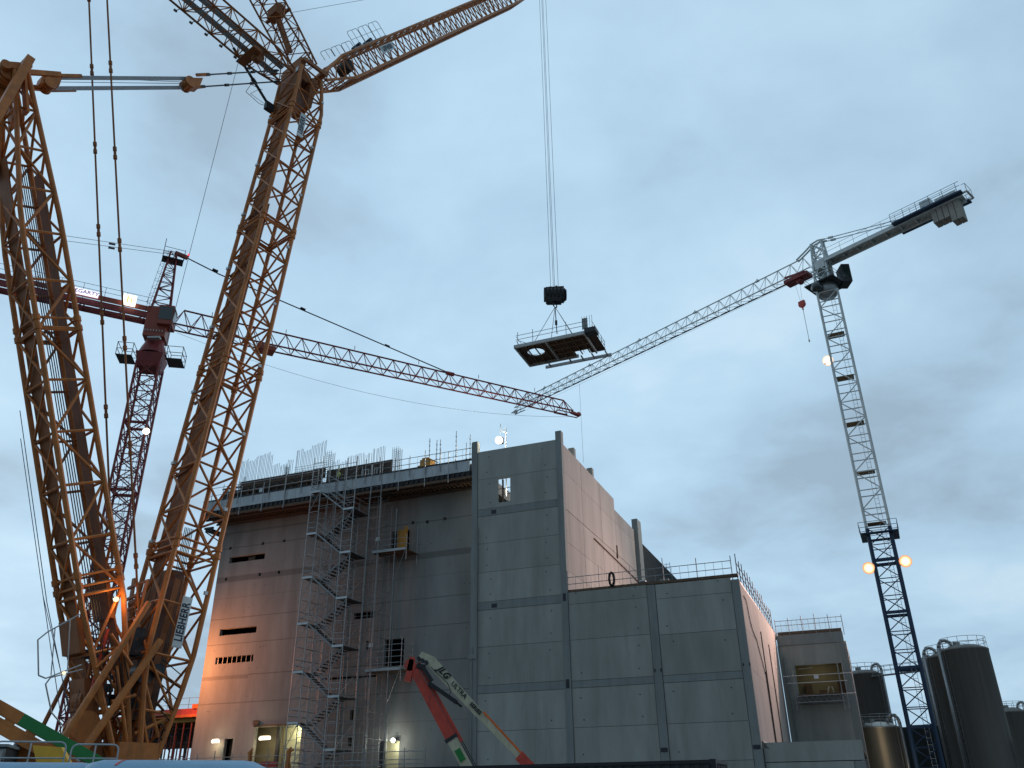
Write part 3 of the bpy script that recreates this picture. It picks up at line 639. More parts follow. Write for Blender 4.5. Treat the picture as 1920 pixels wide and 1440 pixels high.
# tie-in bays to the right of it
TB = thing('tie_scaffold', 'slender tube scaffold bays linking the stair tower to the two wall platforms', 'scaffold', KB, RB)
for x, y, zt in ((-19.2,2.4,30.5), (-18.3,1.6,30.6), (-17.2,.2,30.2), (-17.0,2.0,26.4), (-15.9,1.0,25.6), (-18.1,2.9,22), (-21.4,2.6,26.5), (-22.6,2.7,26.5), (-23.9,2.7,26.8), (-19.9,2.7,24.5), (-18.4,.3,29.8), (-17.7,1.2,27), (-16.6,2.6,24), (-18.9,1.0,28)):
    mb = MB(); mb.tube((x,y,0), (x,y,zt), .035 if y > 1.8 else .042, 6)
    for k in range(int(zt)): mb.disc((x,y,1.0+k), (0,0,1), .06, .05, 6)
    mb.build('standard', 'tube', TB)
k = 3.0
while k < 29:
    mb = MB(); mb.tube((-19.3,1.6,k), (-15.9,1.2,k), .03, 5); mb.tube((-19.2,2.4,k+.6), (-16.9,2.2,k+.6), .028, 5); mb.tube((-24.3,2.7,k+.3), (-17.4,2.7,k+.3), .028, 5); mb.tube((-24.3,2.7,k+1.3), (-19.4,2.7,k+1.3), .024, 5); mb.tube((-17.2,.2,k+1), (-17.1,2.6,k+1), .026, 5); mb.tube((-18.9,.3,k+.4), (-17.2,.2,k+.4), .026, 5); mb.tube((-18.9,.3,k+1.4), (-17.2,.2,k+1.4), .026, 5); mb.tube((-19.3,1.6,k+1), (-16.6,1.3,k+1), .026, 5); mb.tube((-18.3,1.6,k+1.2), (-17.2,.2,k+1.2), .02, 5)
    mb.build('ledger', 'tube', TB); k += 2.03
for z in (3,7,11,15,19,23): 
    mb = MB(); mb.tube((-24.2,2.7,z), (-21.4,2.7,z+3), .026, 5); mb.tube((-19.2,2.4,z), (-16.9,2.2,z+3), .026, 5); mb.build('brace', 'tube', TB)
for z in (6,12,18,24): 
    mb = MB(); mb.tube((-18.3,1.6,z), (-17.1,2,z+4), .02, 5); mb.build('brace', 'tube', TB)
for nm, zb in (('upper', 21.75), ('lower', 11.45)):
    T = thing('wall_platform', 'scaffold landing platform at the %s opening of the cast wall' % nm, 'scaffold', KB, RB)
    mb = MB(); mb.box(-18.2, -14.6, 1.0, 3.1, zb-.12, zb-.05); mb.build('deck', 'dtimber', T)
    mb = MB(); mb.box(-18.2, -14.75, .95, 1.0, zb-.12, zb+.1); mb.build('toe_board', 'galv', T)
    mb = MB(); mb.tube((-14.8,1.0,zb-.1), (-16.8,2.6,zb-2.6), .03, 5); mb.build('brace', 'galv', T)
    for x in (-14.7, -15.9):
        mb = MB(); mb.tube((x,1.0,zb-1), (x,1.0,zb+2.5 if nm == 'lower' else zb+1.3), .035, 6); mb.build('post', 'galv', T)
    mb = MB(); mb.tube((-14.7,3.0,zb-1), (-14.7,3.0,zb+2.5), .035, 6); mb.build('post', 'galv', T)
    for dz in (.5, 1.0)+((1.5, 2.0) if nm == 'lower' else ()):
        mb = MB(); mb.tube((-18.2,1.0,zb+dz), (-14.7,1.0,zb+dz), .025, 5); mb.tube((-14.7,1.0,zb+dz), (-14.7,3.0,zb+dz), .025, 5); mb.build('rail', 'galv', T)
    mb = MB(); mb.box(-17.9, -17.5, .9, .94, zb+1.0 if nm == 'upper' else zb+1.9, zb+1.3 if nm == 'upper' else zb+2.2); mb.build('notice_board', 'toe', T)
# worker on the stair top
def worker():
    p = thing('person', 'worker in a yellow high visibility vest and helmet at the top of the scaffold stair', 'person', Matrix.Translation(KB) @ Matrix.Rotation(RB, 4, 'Z') @ Vector((-22.5, .9, 28.6)), RB+.4)
    me = bpy.data.meshes.new('body')
    J = [(0,0,.95,.13),(0,0,1.2,.15),(0,0,1.42,.13),(0,0,1.55,.06),(0,-.01,1.68,.095),(0,-.01,1.76,.085),
         (.19,0,1.43,.06),(.25,-.05,1.16,.045),(.2,-.28,1.02,.035),(.19,-.34,.99,.035),(-.19,0,1.43,.06),(-.26,-.02,1.16,.045),(-.24,-.12,.92,.035),(-.23,-.15,.85,.035),
         (.1,0,.9,.09),(.12,-.04,.5,.065),(.12,.02,.1,.05),(.12,-.14,.05,.045),(-.1,0,.9,.09),(-.11,.03,.5,.065),(-.11,.1,.1,.05),(-.11,-.05,.05,.045)]
    E = [(0,1),(1,2),(2,3),(3,4),(4,5),(2,6),(6,7),(7,8),(8,9),(2,10),(10,11),(11,12),(12,13),(0,14),(14,15),(15,16),(16,17),(0,18),(18,19),(19,20),(20,21)]
    me.from_pydata([j[:3] for j in J], E, []); o = bpy.data.objects.new('body', me); COL.objects.link(o); o.parent = p
    me.materials.append(M['cloth'])
    s = o.modifiers.new('skin', 'SKIN'); 
    for v, j in zip(me.skin_vertices[0].data, J): v.radius = (j[3], j[3])
    me.skin_vertices[0].data[0].use_root = True
    o.modifiers.new('sub', 'SUBSURF').render_levels = 1
    mb = MB(); mb.lathe([(.17,1.0),(.19,1.15),(.2,1.3),(.19,1.42),(.1,1.5)], 14); o2 = mb.build('vest', 'hivis', p, True)
    mb = MB(); mb.lathe([(.15,1.74),(.125,1.75),(.12,1.82),(.08,1.88),(.001,1.9)], 14); mb.build('helmet', 'hivis', p, True)
    mb = MB(); mb.lathe([(.001,1.58),(.07,1.6),(.095,1.68),(.09,1.76)], 12); mb.box(-.012,.012,-.115,-.09,1.66,1.69); mb.build('face', 'skin', p, True)
worker()
# wall lamps
def tube_lamp(x, y, z, w, label, power):
    T = thing('wall_lamp', label, 'lamp', KB, RB, 'lit lamps along the foot of the cast wall')
    mb = MB(); mb.box(x-w/2-.05, x+w/2+.05, y, y+.12, z+.12, z+.22); mb.tube((x,y+.1,z+.2), (x,y+.6,z+.25), .03); mb.build('housing', 'white', T)
    mb = MB(); mb.tube((x-w/2,y,z), (x+w/2,y,z+.02), .13, 10, cap=True); mb.build('tube', 'e_fl', T)
    lamppoint('lamp_glow', (x, y-.25, z-.1), power, (1, .75, .42), .3, T)
tube_lamp(-34.55, 2.7, 6.45, .75, 'glowing fluorescent tube lamp left of the narrow dark doorway', 60)
tube_lamp(-29.35, 3.0, 6.55, 1.1, 'glowing fluorescent tube lamp in front of the wide olive opening', 90)
T = thing('wall_lamp', 'star bright white flood lamp at the lit door under the lower platform', 'lamp', KB, RB)
mb = MB(); mb.box(-16.12,-15.85,2.7,2.9,5.75,6.15); mb.build('housing', 'dark', T)
mb = MB(); mb.lathe([(.001,.2),(.14,.14),(.2,0),(.14,-.14),(.001,-.2)], 14); o = mb.build('lamp_glass_or_halo', 'e_st', T, True); o.location = (-15.98,2.55,5.95)
lamppoint('lamp_glow', (-15.98, 2.2, 5.9), 70, (1, 1, .85), .2, T)
# sodium flood on a stand at the wall's left corner, hidden behind the lattice boom
T = thing('floodlight', 'orange sodium floodlight on a slim mast beside the left corner of the cast wall', 'lamp', KB, RB)
mb = MB(); mb.tube((-40.2,-1.2,0), (-40.2,-1.2,13.6), .05, 8); mb.build('mast', 'tube', T)
mb = MB(); mb.box(-40.4,-40.0,-1.45,-1.12,13.3,13.6); mb.build('housing', 'dark', T)
lampspot('lamp_glow', (-40.2, -1.0, 13.4), (-34.5, 3.2, 12.8), 5000, (1, .30, .09), .25, 172, T, 1.0)
# jacks and a red tarp at the deck
for i, (x, lab) in enumerate(((-24.98,'yellow brown deck jack in front of the dark doorway'), (-21.3,'yellow brown deck jack with forked head, left of the stair tower foot'))):
    T = thing('deck_jack', lab, 'jack', Matrix.Translation(KB) @ Matrix.Rotation(RB, 4, 'Z') @ Vector((x, -4.3, 0)), RB, 'deck jacks')
    mb = MB(); mb.beam((0,0,0), (0,0,5.0), .22, .2); mb.beam((-.1,0,4.3), (-.25,0,3.4), .12, .12); mb.beam((.1,0,4.3), (.3,0,3.4), .1, .1); mb.build('post', 'yellow', T)
    mb = MB(); mb.beam((-.2,0,4.9), (.12,0,5.15), .16, .2); mb.beam((.05,0,5.05), (.12,0,5.3), .1, .12)
    if i: mb.beam((0,0,4.95), (.42,0,5.1), .1, .12)
    mb.build('head', 'yellow', T)
mb = MB(); mb.box(-24.5,-22.9,-3.6,-3.5,3.9,4.35); tag(mb.build('banner', 'pred'), 'small dark red banner tied to the deck guard rail', 'banner', loc=KB, rotz=RB)

# ------------------------------------------------------------------ propped slab left of the building
PS = thing('propped_slab', 'orange red slab edge on yellow beams left of the cast wall', 'formwork', KB, RB)
mb = MB(); mb.box(-52, -38.2, 5.6, 12, 9.15, 9.35); mb.box(-46.5,-38.25,5.45,5.6,9.2,9.75); mb.build('slab_edge', 'pred', PS)
mb = MB(); mb.box(-40.2,-38.3,5.3,5.5,9.7,10.1); mb.box(-46.0,-38.3,5.35,5.5,8.95,9.2); mb.build('edge_board', 'orange', PS)
mb = MB()
for k in range(40): mb.box(-52+.34*k, -51.9+.34*k, 5.5, 11, 8.9, 9.12)
mb.box(-52,-38.2,6,6.2,8.55,8.88); mb.box(-52,-38.2,9,9.2,8.55,8.88); mb.build('joist', 'otimber', PS)
T0 = None; k = 0
for y in (6.1, 9.1):
    for i in range(13):
        x = -38.7-.95*i-(.3 if y > 7 else 0); T = None
        if T0 is None:
            T = thing('steel_prop', 'x', 'prop', (0,0,0), RB, 'steel props under the orange slab'); mb = MB(); mb.tube((0,0,0), (0,0,5.2), .11, 8); mb.build('outer_tube', 'red', T)
            mb = MB(); mb.tube((0,0,5.2), (0,0,8.5), .075, 8); mb.box(-.12,.12,-.12,.12,8.5,8.54); mb.build('inner_tube', 'rred', T); T0 = T
        else: T = dup(T0)
        T['label'] = 'thin red steel prop in the %s row under the orange slab' % ('front' if y < 7 else 'back')
        T.location = Matrix.Translation(KB) @ Matrix.Rotation(RB, 4, 'Z') @ Vector((x, y, 0))
T = thing('shoring_frame', 'dark shoring frames and ledgers standing among the red props', 'formwork', KB, RB)
for i in range(8):
    mb = MB(); x = -39.2-1.5*i; mb.tube((x,7.6,0), (x,7.6,8.5), .09, 6); mb.tube((x-.6,7.6,0), (x-.6,7.6,8.5), .07, 6)
    for k in range(9): mb.tube((x,7.6,.8+.95*k), (x-.6,7.6,.8+.95*k), .05, 5)
    mb.build('frame', 'rred' if i % 2 else 'dark', T)
for z in (2.2, 4.4, 6.3, 7.6):
    mb = MB(); mb.tube((-51,7.4,z), (-38.3,7.4,z), .05, 5); mb.tube((-51,6.3,z+.4), (-38.3,6.3,z+.4), .04, 5); mb.build('ledger', 'dark', T)
mb = MB(); mb.box(-52,-38.3,8.3,8.5,6.4,8.5); mb.build('back_board', 'ply', T)
railing('guard_rail', 'faint thin guard rail above the orange slab edge', (-52,6), (-38.6,6), 9.6, (1.2,.6), 6, 1.3, r=.02, pr=.025)

# ------------------------------------------------------------------ lattice helper
def lattice(corners, bays, rc, rb, names, parent, mats, pattern='N', chordname='chord', faces=(0,1,2,3), seg=8, dfaces=None, xf=None):
    """corners(f)-> 4 points at fraction f. bracing one mesh, every chord a sub-part"""
    mb = MB()
    for i in range(bays+1):
        c = corners(i/bays)
        if pattern != 'W' or i in (0, bays):
            for k in faces: mb.tube(c[k], c[(k+1) % 4], rb, 5)
        if i < bays:
            d = corners((i+1)/bays)
            for k in (faces if dfaces is None else dfaces):
                k2 = (k+1) % 4
                if pattern == 'X' or (xf and k in xf): mb.tube(c[k], d[k2], rb, 5); mb.tube(c[k2], d[k], rb, 5)
                elif pattern == 'N': mb.tube(c[k2], d[k], rb, 5)
                elif pattern == 'Z':
                    if (i+k) % 2: mb.tube(c[k], d[k2], rb, 5)
                    else: mb.tube(c[k2], d[k], rb, 5)
                elif pattern == 'K':
                    mid = [(c[k][j]+d[k][j])/2 for j in range(3)]
                    mb.tube(c[k2], mid, rb, 5); mb.tube(mid, d[k2], rb, 5)
    o = mb.build(names, mats[0], parent)
    for k in range(4):
        mb = MB(); prev = corners(0)[k]; fr = [i/seg for i in range(1, seg+1)]
        for f_ in fr: q = corners(f_)[k]; mb.tube(prev, q, rc, 8); prev = q
        mb.build(chordname, mats[1], o)
    return o
def lerp(a, b, f_): return tuple(a[i]+(b[i]-a[i])*f_ for i in range(3))
def multi(keys):
    """keys: list of (f, [4 pts])"""
    def c(f_):
        for (fa, A_), (fb, B_) in zip(keys, keys[1:]):
            if f_ <= fb+1e-9:
                u = (f_-fa)/(fb-fa); return [lerp(A_[k], B_[k], u) for k in range(4)]
        return keys[-1][1]
    return c

# ------------------------------------------------------------------ the big yellow crawler crane, local x = luffing direction, y = sideways (right handed), z up
CR = thing('crawler_crane', 'huge yellow brown lattice crawler crane with boom, derrick mast and luffing jib on the left', 'crane', (-19.93, 45.85, 0), radians(51.0))
def C3(s, t, z): return (s, -t, z)
def section(cs, cz, ax, hs, wt):
    """4 corners round (cs,cz) with axis angle vector ax (in s,z), order -- -+ ++ +-"""
    n = Vector((ax[1], -ax[0])).normalized() if True else None
    n = (ax[1], -ax[0]); l = hypot(*n); n = (n[0]/l, n[1]/l)
    return [C3(cs+n[0]*u*hs/2, t*wt/2, cz+n[1]*u*hs/2) for u, t in ((-1,-1), (-1,1), (1,1), (1,-1))]
# main boom
bax = (.0915, 1.0)
def bc(z): return (.0915*z, z)
bk = [(0, section(.45, 3.0, bax, .7, 2.77)), (.10, section(*bc(8.2), bax, 2.63, 2.77)), (.93, section(*bc(51.3), bax, 2.63, 2.77)), (1.0, section(4.6, 54.4, bax, 2.0, 2.77))]
boom = lattice(multi([(0, bk[0][1]), (.099, bk[1][1]), (.93, bk[2][1]), (1, bk[3][1])]), 19, .15, .075, 'boom', CR, ('yellow','yellow'), 'N', seg=27, xf=(0,2))
# doubled frames where boom sections are pinned together
for z in (14.6, 26.6, 38.6, 50.0):
    mb = MB()
    for dz in (-.22, .22):
        c = section(*bc(z+dz), bax, 2.63, 2.77)
        for k in range(4): mb.tube(c[k], c[(k+1) % 4], .07, 6)
        for k in range(4):
            mb.disc(c[k], (0,0,1), .21, .3, 10)
    mb.build('pin_joint', 'yellow', boom)
# stay straps and walkway carried inside the rear face of the boom
for t, w_, z0, z1 in ((-.92,.42,6,54), (-.28,.72,7,53.5), (.52,.66,14,51), (.55,.7,5,13.2), (1.12,.3,20,40)):
    mb = MB(); mb.beam(C3(.0915*z0-1.0,t,z0), C3(.0915*z1-1.0,t,z1), .07, w_, up=(0,1,0)); mb.build('stay_strap', 'plate', boom)
for k in range(9):
    z = 9+5.1*k; mb = MB(); mb.beam(C3(.0915*z-1.15,-1.3,z), C3(.0915*z-1.15,1.35,z+.5), .09, .2); mb.build('strap_bracket', 'plate', boom)
mb = MB()
for k in range(9):
    z = 10+5*k; mb.box(.0915*z-1.5, .0915*z-1.32, 1.2, 1.5, z, z+.2); mb.box(.0915*z+1.2, .0915*z+1.4, -1.55, -1.42, z+2, z+2.2)
mb.build('clamp', 'toe', boom)
# boom head plates
mb = MB(); mb.hexa([C3(3.4,-1.3,50.5), C3(3.7,-1.3,50.5), C3(3.7,1.2,50.5), C3(3.4,1.2,50.5), C3(3.6,-1.3,55.6), C3(4.1,-1.3,55.6), C3(4.1,1.2,55.6), C3(3.6,1.2,55.6)])
mb.hexa([C3(4.9,-1.2,51.5), C3(5.3,-1.2,51.5), C3(5.3,.9,51.5), C3(4.9,.9,51.5), C3(5.0,-1.2,54.6), C3(5.6,-1.2,54.8), C3(5.6,.9,54.8), C3(5.0,.9,54.6)])
mb.tube(C3(3.8,-1.5,55.3), C3(3.8,1.5,55.3), .22, 12); mb.tube(C3(5.9,-1.4,55.5), C3(5.9,1.4,55.5), .24, 12)
mb.beam(C3(3.8,1.35,55.4), C3(6.0,1.35,55.4), .2, .34); mb.beam(C3(3.8,-1.35,55.4), C3(6.0,-1.35,55.4), .2, .34)
for k in range(4): mb.disc(C3(4.6,-.6+.4*k,54.6), (0,1,0), .55, .1, 18)
mb.build('boom_head', 'plate', boom)
mb = MB(); mb.box(3.45,3.5,-1.15,-.85,54.0,54.45); mb.build('head_panel', 'toe', boom)
def sign(parent, c, xd, yd, w, h, txt, size, bold=.012, label=None, shear=0.0, xs=1.0):
    mw = frame_mat(c, xd, yd); mb = MB(); mb.box(-w/2,w/2,-h/2,h/2,-.03,0); mb.box(-w/2-.04,w/2+.04,-h/2-.04,h/2+.04,-.04,-.01)
    for i, v in enumerate(mb.v): mb.v[i] = tuple(mw @ Vector(v))
    o = mb.build('sign_board', 'white', parent, label=label); lettering(txt, size, 'navy', o, mw @ Matrix.Translation((0,0,.006)), bold=bold, shear=shear, xs=xs); return o
def sz(s0, z0, s1, z1): return Vector(C3(s1,0,z1))-Vector(C3(s0,0,z0))
sign(CR, C3(1.08,1.52,10.36), sz(.98,9.2,1.16,11.55), (-1,0,.09), 2.65, .5, 'LIEBHERR', .62, .018, xs=.74)
sign(CR, C3(4.25,1.52,48.5), sz(4.17,47.3,4.3,49.6), (-1,0,.09), 2.3, .46, 'LIEBHERR', .56, .018, xs=.70)
# derrick mast
dax = (-.3933, 1.0); l_ = hypot(*dax)
def dc(z): return (1.008-.3933*z, z)
HS, WT = 2.154, 2.36
dk = [(0, section(-.5, 3.0, (-.2,1), .6, 2.3)), (.20, section(*dc(10.8), dax, HS, WT)), (.73, section(*dc(30.4), dax, HS, WT)), (1.0, section(-14.1, 39.6, dax, .7, 1.6))]
der = lattice(multi(dk), 14, .15, .08, 'derrick_mast', CR, ('yellow','yellow'), 'Z', seg=20, xf=(0,2))
for z in (12.0, 24.9):
    mb = MB()
    for dz in (-.25, .25):
        c = section(*dc(z+dz), dax, HS, WT)
        for k in range(4): mb.tube(c[k], c[(k+1) % 4], .07, 6); mb.disc(c[k], (-.39,0,1), .2, .3, 10)
    mb.build('pin_joint', 'yellow', der)
for t, s_, w_, z0, z1 in ((-.35,-.95,1.15,5,34), (.1,.85,.85,6,34), (.75,-.98,.3,12,28)):
    mb = MB(); a_ = dc(z0); b_ = dc(z1); mb.beam(C3(a_[0]+s_,t,a_[1]), C3(b_[0]+s_,t,b_[1]), .09, w_, up=(0,1,0)); mb.build('stay_strap', 'plate', der)
mb = MB()
for k in range(5):
    a_ = dc(9); b_ = dc(34); mb.tube(C3(a_[0]-.3+.15*k,.2,a_[1]), C3(b_[0]-.25+.12*k,.1,b_[1]), .03, 5)
mb.build('hoist_rope', 'rope', der)
mb = MB()
for t in (-1.0, 1.0):
    mb.beam(C3(-13.2,t,36.8), C3(-14.2,t,40.0), .14, .5, up=(0,1,0))
mb.tube(C3(-14.0,-1.2,39.9), C3(-14.0,1.2,39.9), .3, 14); mb.tube(C3(-14.9,-1.0,39.3), C3(-14.9,1.0,39.3), .28, 14); mb.beam(C3(-14.9,.9,39.3), C3(-13.9,.9,40.0), .1, .4)
for k in range(5): mb.disc(C3(-14.5,-.6+.3*k,39.2), (0,1,0), .5, .1, 18)
mb.hexa([C3(-13.5,-1.1,33), C3(-13.2,-1.1,33.2), C3(-13.2,-.4,33.2), C3(-13.5,-.4,33), C3(-14.6,-.9,38.6), C3(-14.2,-.9,38.9), C3(-14.2,-.4,38.9), C3(-14.6,-.4,38.6)])
mb.build('mast_head', 'yellow', der)
# back strap from the mast head down to the counterweight (leaves the picture)
mb = MB(); mb.beam(C3(-14.0,1.25,40.2), C3(-15.6,2.4,27.0), .45, .7, up=(0,1,0)); mb.build('back_stay', 'yellow', CR)
# guying between mast head and boom head
mb = MB(); mb.beam(C3(-13.8,.4,40.0), C3(-12.0,.35,41.3), .16, .3); mb.beam(C3(-13.8,-.4,39.4), C3(-12.2,-.35,40.4), .18, .3); mb.hexa([C3(-12.9,-.35,39.9), C3(-11.9,-.35,40.5), C3(-11.9,.35,40.5), C3(-12.9,.35,39.9), C3(-12.9,-.35,40.5), C3(-11.9,-.35,41.2), C3(-11.9,.35,41.2), C3(-12.9,.35,40.5)])
for k in range(4): mb.disc(C3(-12.4,-.4+.26*k,40.3), (0,1,0), .36, .1, 16)
mb.beam(C3(-12.4,.35,40.9), C3(-10.9,.35,42.1), .08, .2); mb.beam(C3(-12.4,-.35,40.1), C3(-10.8,-.35,41.4), .08, .16); mb.build('luffing_block', 'yellow', CR)
for t, p0, p1 in ((.25, (-12.0,41.1), (-4.6,47.1)), (-.25, (-12.0,40.55), (-4.3,46.8))):
    mb = MB(); a_ = Vector(C3(p0[0],t,p0[1])); b_ = Vector(C3(p1[0],t,p1[1]))
    for k in range(7): mb.tube(a_+Vector((0,.012*(k-3),-.042*(k-3))), b_+Vector((0,.012*(k-3),-.042*(k-3))), .028, 5)
    mb.build('reeved_rope', 'reeve', CR)
mb = MB(); mb.tube(C3(-14.0,-.9,40.5), C3(-4.2,-.8,47.8), .018, 5); mb.tube(C3(-12.4,0,40.6), C3(-4.2,0,47.1), .02, 5); mb.build('pull_rope', 'rope', CR)
mb = MB()
for k in range(5): mb.disc(C3(-4.3,-.4+.2*k,46.95), (0,1,0), .42, .1, 18)
mb.hexa([C3(-4.4,-.35,46.5), C3(-3.6,-.35,47.0), C3(-3.6,.35,47.0), C3(-4.4,.35,46.5), C3(-4.5,-.35,47.2), C3(-3.5,-.35,48.0), C3(-3.5,.35,48.0), C3(-4.5,.35,47.2)])
mb.beam(C3(-4.0,.3,47.9), C3(-3.1,.3,48.7), .12, .2); mb.beam(C3(-3.8,-.3,47.2), C3(-3.0,-.3,48.0), .12, .2); mb.build('floating_block', 'yellow', CR)
for t, p0, p1 in ((.3, (-3.3,48.5), (2.3,53.6)), (-.3, (-3.2,47.8), (2.9,53.3))):
    mb = MB(); mb.tube(C3(p0[0],t,p0[1]), C3(p1[0],t,p1[1]), .055, 6)
    for f_ in (.02,.3,.62,.95): q = Vector(C3(p0[0],t,p0[1])).lerp(Vector(C3(p1[0],t,p1[1])), f_); mb.disc(q, Vector(C3(p1[0],t,p1[1]))-Vector(C3(p0[0],t,p0[1])), .11, .35, 8)
    mb.build('guy_rod', 'rope', CR)
# rear and front luffing frames
ax1 = (-1, .06)
def f1(L_, wt, hs): return section(3.2-L_, 53.9+.13*L_, (-1,.13), hs, wt)
fr1 = lattice(multi([(0, f1(0,2.0,.5)), (.12, f1(2.2,2.3,1.25)), (.9, f1(15,2.3,1.25)), (1, f1(17,1.2,.5))]), 14, .085, .045, 'luffing_frame', CR, ('yellow','plate'), 'Z', seg=17)
mb = MB(); mb.beam(C3(2.5,-.35,53.7), C3(-12,-.35,55.4), .06, .55, up=(0,1,0)); mb.beam(C3(2.5,.45,53.9), C3(-12,.45,55.6), .06, .45, up=(0,1,0)); mb.build('catwalk', 'reeve', fr1)
mb = MB(); mb.hexa([C3(-.6,-1.2,53.2), C3(.2,-1.2,53.2), C3(.2,1.1,53.2), C3(-.6,1.1,53.2), C3(-.5,-1.2,53.5), C3(.1,-1.2,53.5), C3(.1,1.1,53.5), C3(-.5,1.1,53.5)]); mb.disc(C3(.3,.3,53.4), (0,1,0), .5, .5, 16); mb.build('rope_guide', 'plate', fr1)
mb = MB()
for k in range(6): x = 1-1.3*k; mb.tube(C3(x,-1.2,54+.1*k), C3(x-.2,-1.55,53.9+.1*k), .03, 5); mb.box(x-.35,x-.1,1.5,1.62,53.8+.1*k,53.95+.1*k)
mb.build('clamp', 'rope', fr1)
def f2(L_, wt, hs): return section(4.9-.70*L_, 55.8+.70*L_, (-1,1), hs, wt)
fr2 = lattice(multi([(0, f2(0,2.5,.4)), (.3, f2(4.2,2.3,1.1)), (.9, f2(13,2.3,1.1)), (1, f2(15,1.2,.5))]), 13, .08, .042, 'luffing_frame', CR, ('yellow','plate'), 'Z', seg=15)
mb = MB(); mb.beam(C3(3.2,0,56.6), C3(1.4,.1,59.4), .25, .5); mb.box(1.0,1.8,-.6,.6,59.0,60.0); mb.disc(C3(1.6,.2,60.0), (0,1,0), .55, .4, 16); mb.beam(C3(1.3,-1.1,59.2), C3(2.0,1.1,59.8), .2, .25); mb.build('rope_guide', 'plate', fr2)
# strut from rear frame to the boom
mb = MB(); mb.tube(C3(-1.0,-1.15,54.3), C3(3.1,-1.38,51.2), .11, 8); mb.disc(C3(1.2,-1.25,52.6), (1,0,-.7), .17, .4, 8); mb.box(2.6,3.3,1.2,1.6,50.9,51.6); mb.build('frame_strut', 'dark', CR)
mb = MB(); mb.path([C3(2.2,-1.5,52.6), C3(1.4,-2.0,52.9), C3(1.3,-2.4,52.3), C3(2.4,-2.0,51.6), C3(3.0,-1.5,51.4)], .025); mb.path([C3(1.8,-1.5,52.3), C3(1.6,-2.2,52.2), C3(2.6,-1.7,51.6)], .02); mb.build('access_hoop', 'galv', CR)
# pendants falling from the rear frame tip towards the base
for t, p0, p1 in ((-1.0, (-13.4,57.2), (-2.2,13.4)), (1.0, (-13.3,57.4), (-1.1,10.2))):
    mb = MB(); a_ = Vector(C3(p0[0],t,p0[1])); b_ = Vector(C3(p1[0],t,p1[1])); mb.tube(a_, b_, .06, 8); d_ = b_-a_
    for k in range(8): q = a_.lerp(b_, .04+.128*k); mb.disc(q-d_*.006, d_, .12, .25, 8); mb.disc(q+d_*.006, d_, .12, .25, 8); mb.disc(q, d_, .085, .7, 8)
    mb.build('pendant', 'plate', CR)
mb = MB(); mb.tube(C3(-.9,0,53.5), C3(-2.2,0,25.1), .018, 5); mb.tube(C3(-2.2,0,25.1), C3(-3.05,0,5), .018, 5); mb.build('tag_rope', 'rope', CR)
# luffing jib
jd = (cos(radians(54)), sin(radians(54)))
def jc(L_, hs, wt): return section(6.0+jd[0]*L_, 55.3+jd[1]*L_, (jd[0], jd[1]), hs, wt)
JL = 56.0
jib = lattice(multi([(0, jc(0,.5,2.3)), (.075, jc(4,2.1,2.3)), (.86, jc(46,2.1,2.3)), (1, jc(JL,.8,1.6))]), 40, .125, .058, 'luffing_jib', CR, ('yellow','yellow'), 'N', seg=27)
for t in (-.7, .0, .7):
    a_ = jc(3,1.9,0); b_ = jc(44,1.9,0); mb = MB(); mb.beam((a_[2][0],-t,a_[2][2]), (b_[2][0],-t,b_[2][2]), .07, .5, up=(0,1,0)); mb.build('stay_strap', 'plate', jib)
hp = []
mb = MB()
nrm = (-jd[1], jd[0])
def jp(L_, u, t): return C3(6.0+jd[0]*L_+nrm[0]*u, t, 55.3+jd[1]*L_+nrm[1]*u)
for L0, n_, hh in ((1.2,3,.75), (6.3,3,1.5)):
    w_ = 1.55 if hh < 1 else 1.75
    for k in range(n_):
        a_ = L0+k*(w_+.08)
        mb.path([jp(a_,1.15,1.3), jp(a_,1.15+hh*.85,1.3), jp(a_+.15,1.15+hh,1.3), jp(a_+w_-.15,1.15+hh,1.3), jp(a_+w_,1.15+hh*.85,1.3), jp(a_+w_,1.15,1.3)], .028, 5)
        mb.tube(jp(a_+w_/2,1.15,1.3), jp(a_+w_/2,1.15+hh,1.3), .022, 5)
        if hh > 1: mb.tube(jp(a_,1.15+hh*.5,1.3), jp(a_+w_,1.15+hh*.5,1.3), .022, 5)
mb.build('handrail', 'galv', jib)
mb = MB(); a_, b_ = Vector(jp(6.2,1.18,.4)), Vector(jp(12,1.18,.4)); mb.beam(a_, b_, 1.6, .08, up=(nrm[0],0,nrm[1])); mb.build('service_deck', 'reeve', jib)
for L_ in (7.5, 9.5): mb = MB(); mb.disc(jp(L_,1.35,.6), (0,1,0), .2, 1.0, 12); mb.build('sheave', 'dark', jib)
mb = MB(); mb.disc(jp(5.0,.2,0), (0,1,0), .55, 1.2, 18); mb.build('winch_drum', 'dark', jib)
sign(CR, jp(11.0,.15,1.22), sz(0,0,jd[0],jd[1]), (nrm[0],0,nrm[1]), 2.3, .62, 'LIEBHERR', .56, .028, xs=.68)
mb = MB(); 
for k in range(4): mb.disc(jp(JL,-.3,-.6+.4*k), (0,1,0), .55, .14, 18)
mb.beam(jp(JL-1.5,0,.8), jp(JL+.4,-.4,.8), .12, .5, up=(0,1,0)); mb.beam(jp(JL-1.5,0,-.8), jp(JL+.4,-.4,-.8), .12, .5, up=(0,1,0)); mb.build('jib_head', 'yellow', jib)
# luffing stays from the front frame tip to the jib head (out of frame)
mb = MB(); mb.tube(C3(-5.5,0,66.3), jp(JL,.3,0), .05, 6); mb.build('jib_stay', 'rope', CR)
mb = MB(); mb.tube(C3(2.2,1.0,59.6), jp(34,3.2,1.0), .018, 5); mb.build('signal_cable', 'rope', CR)
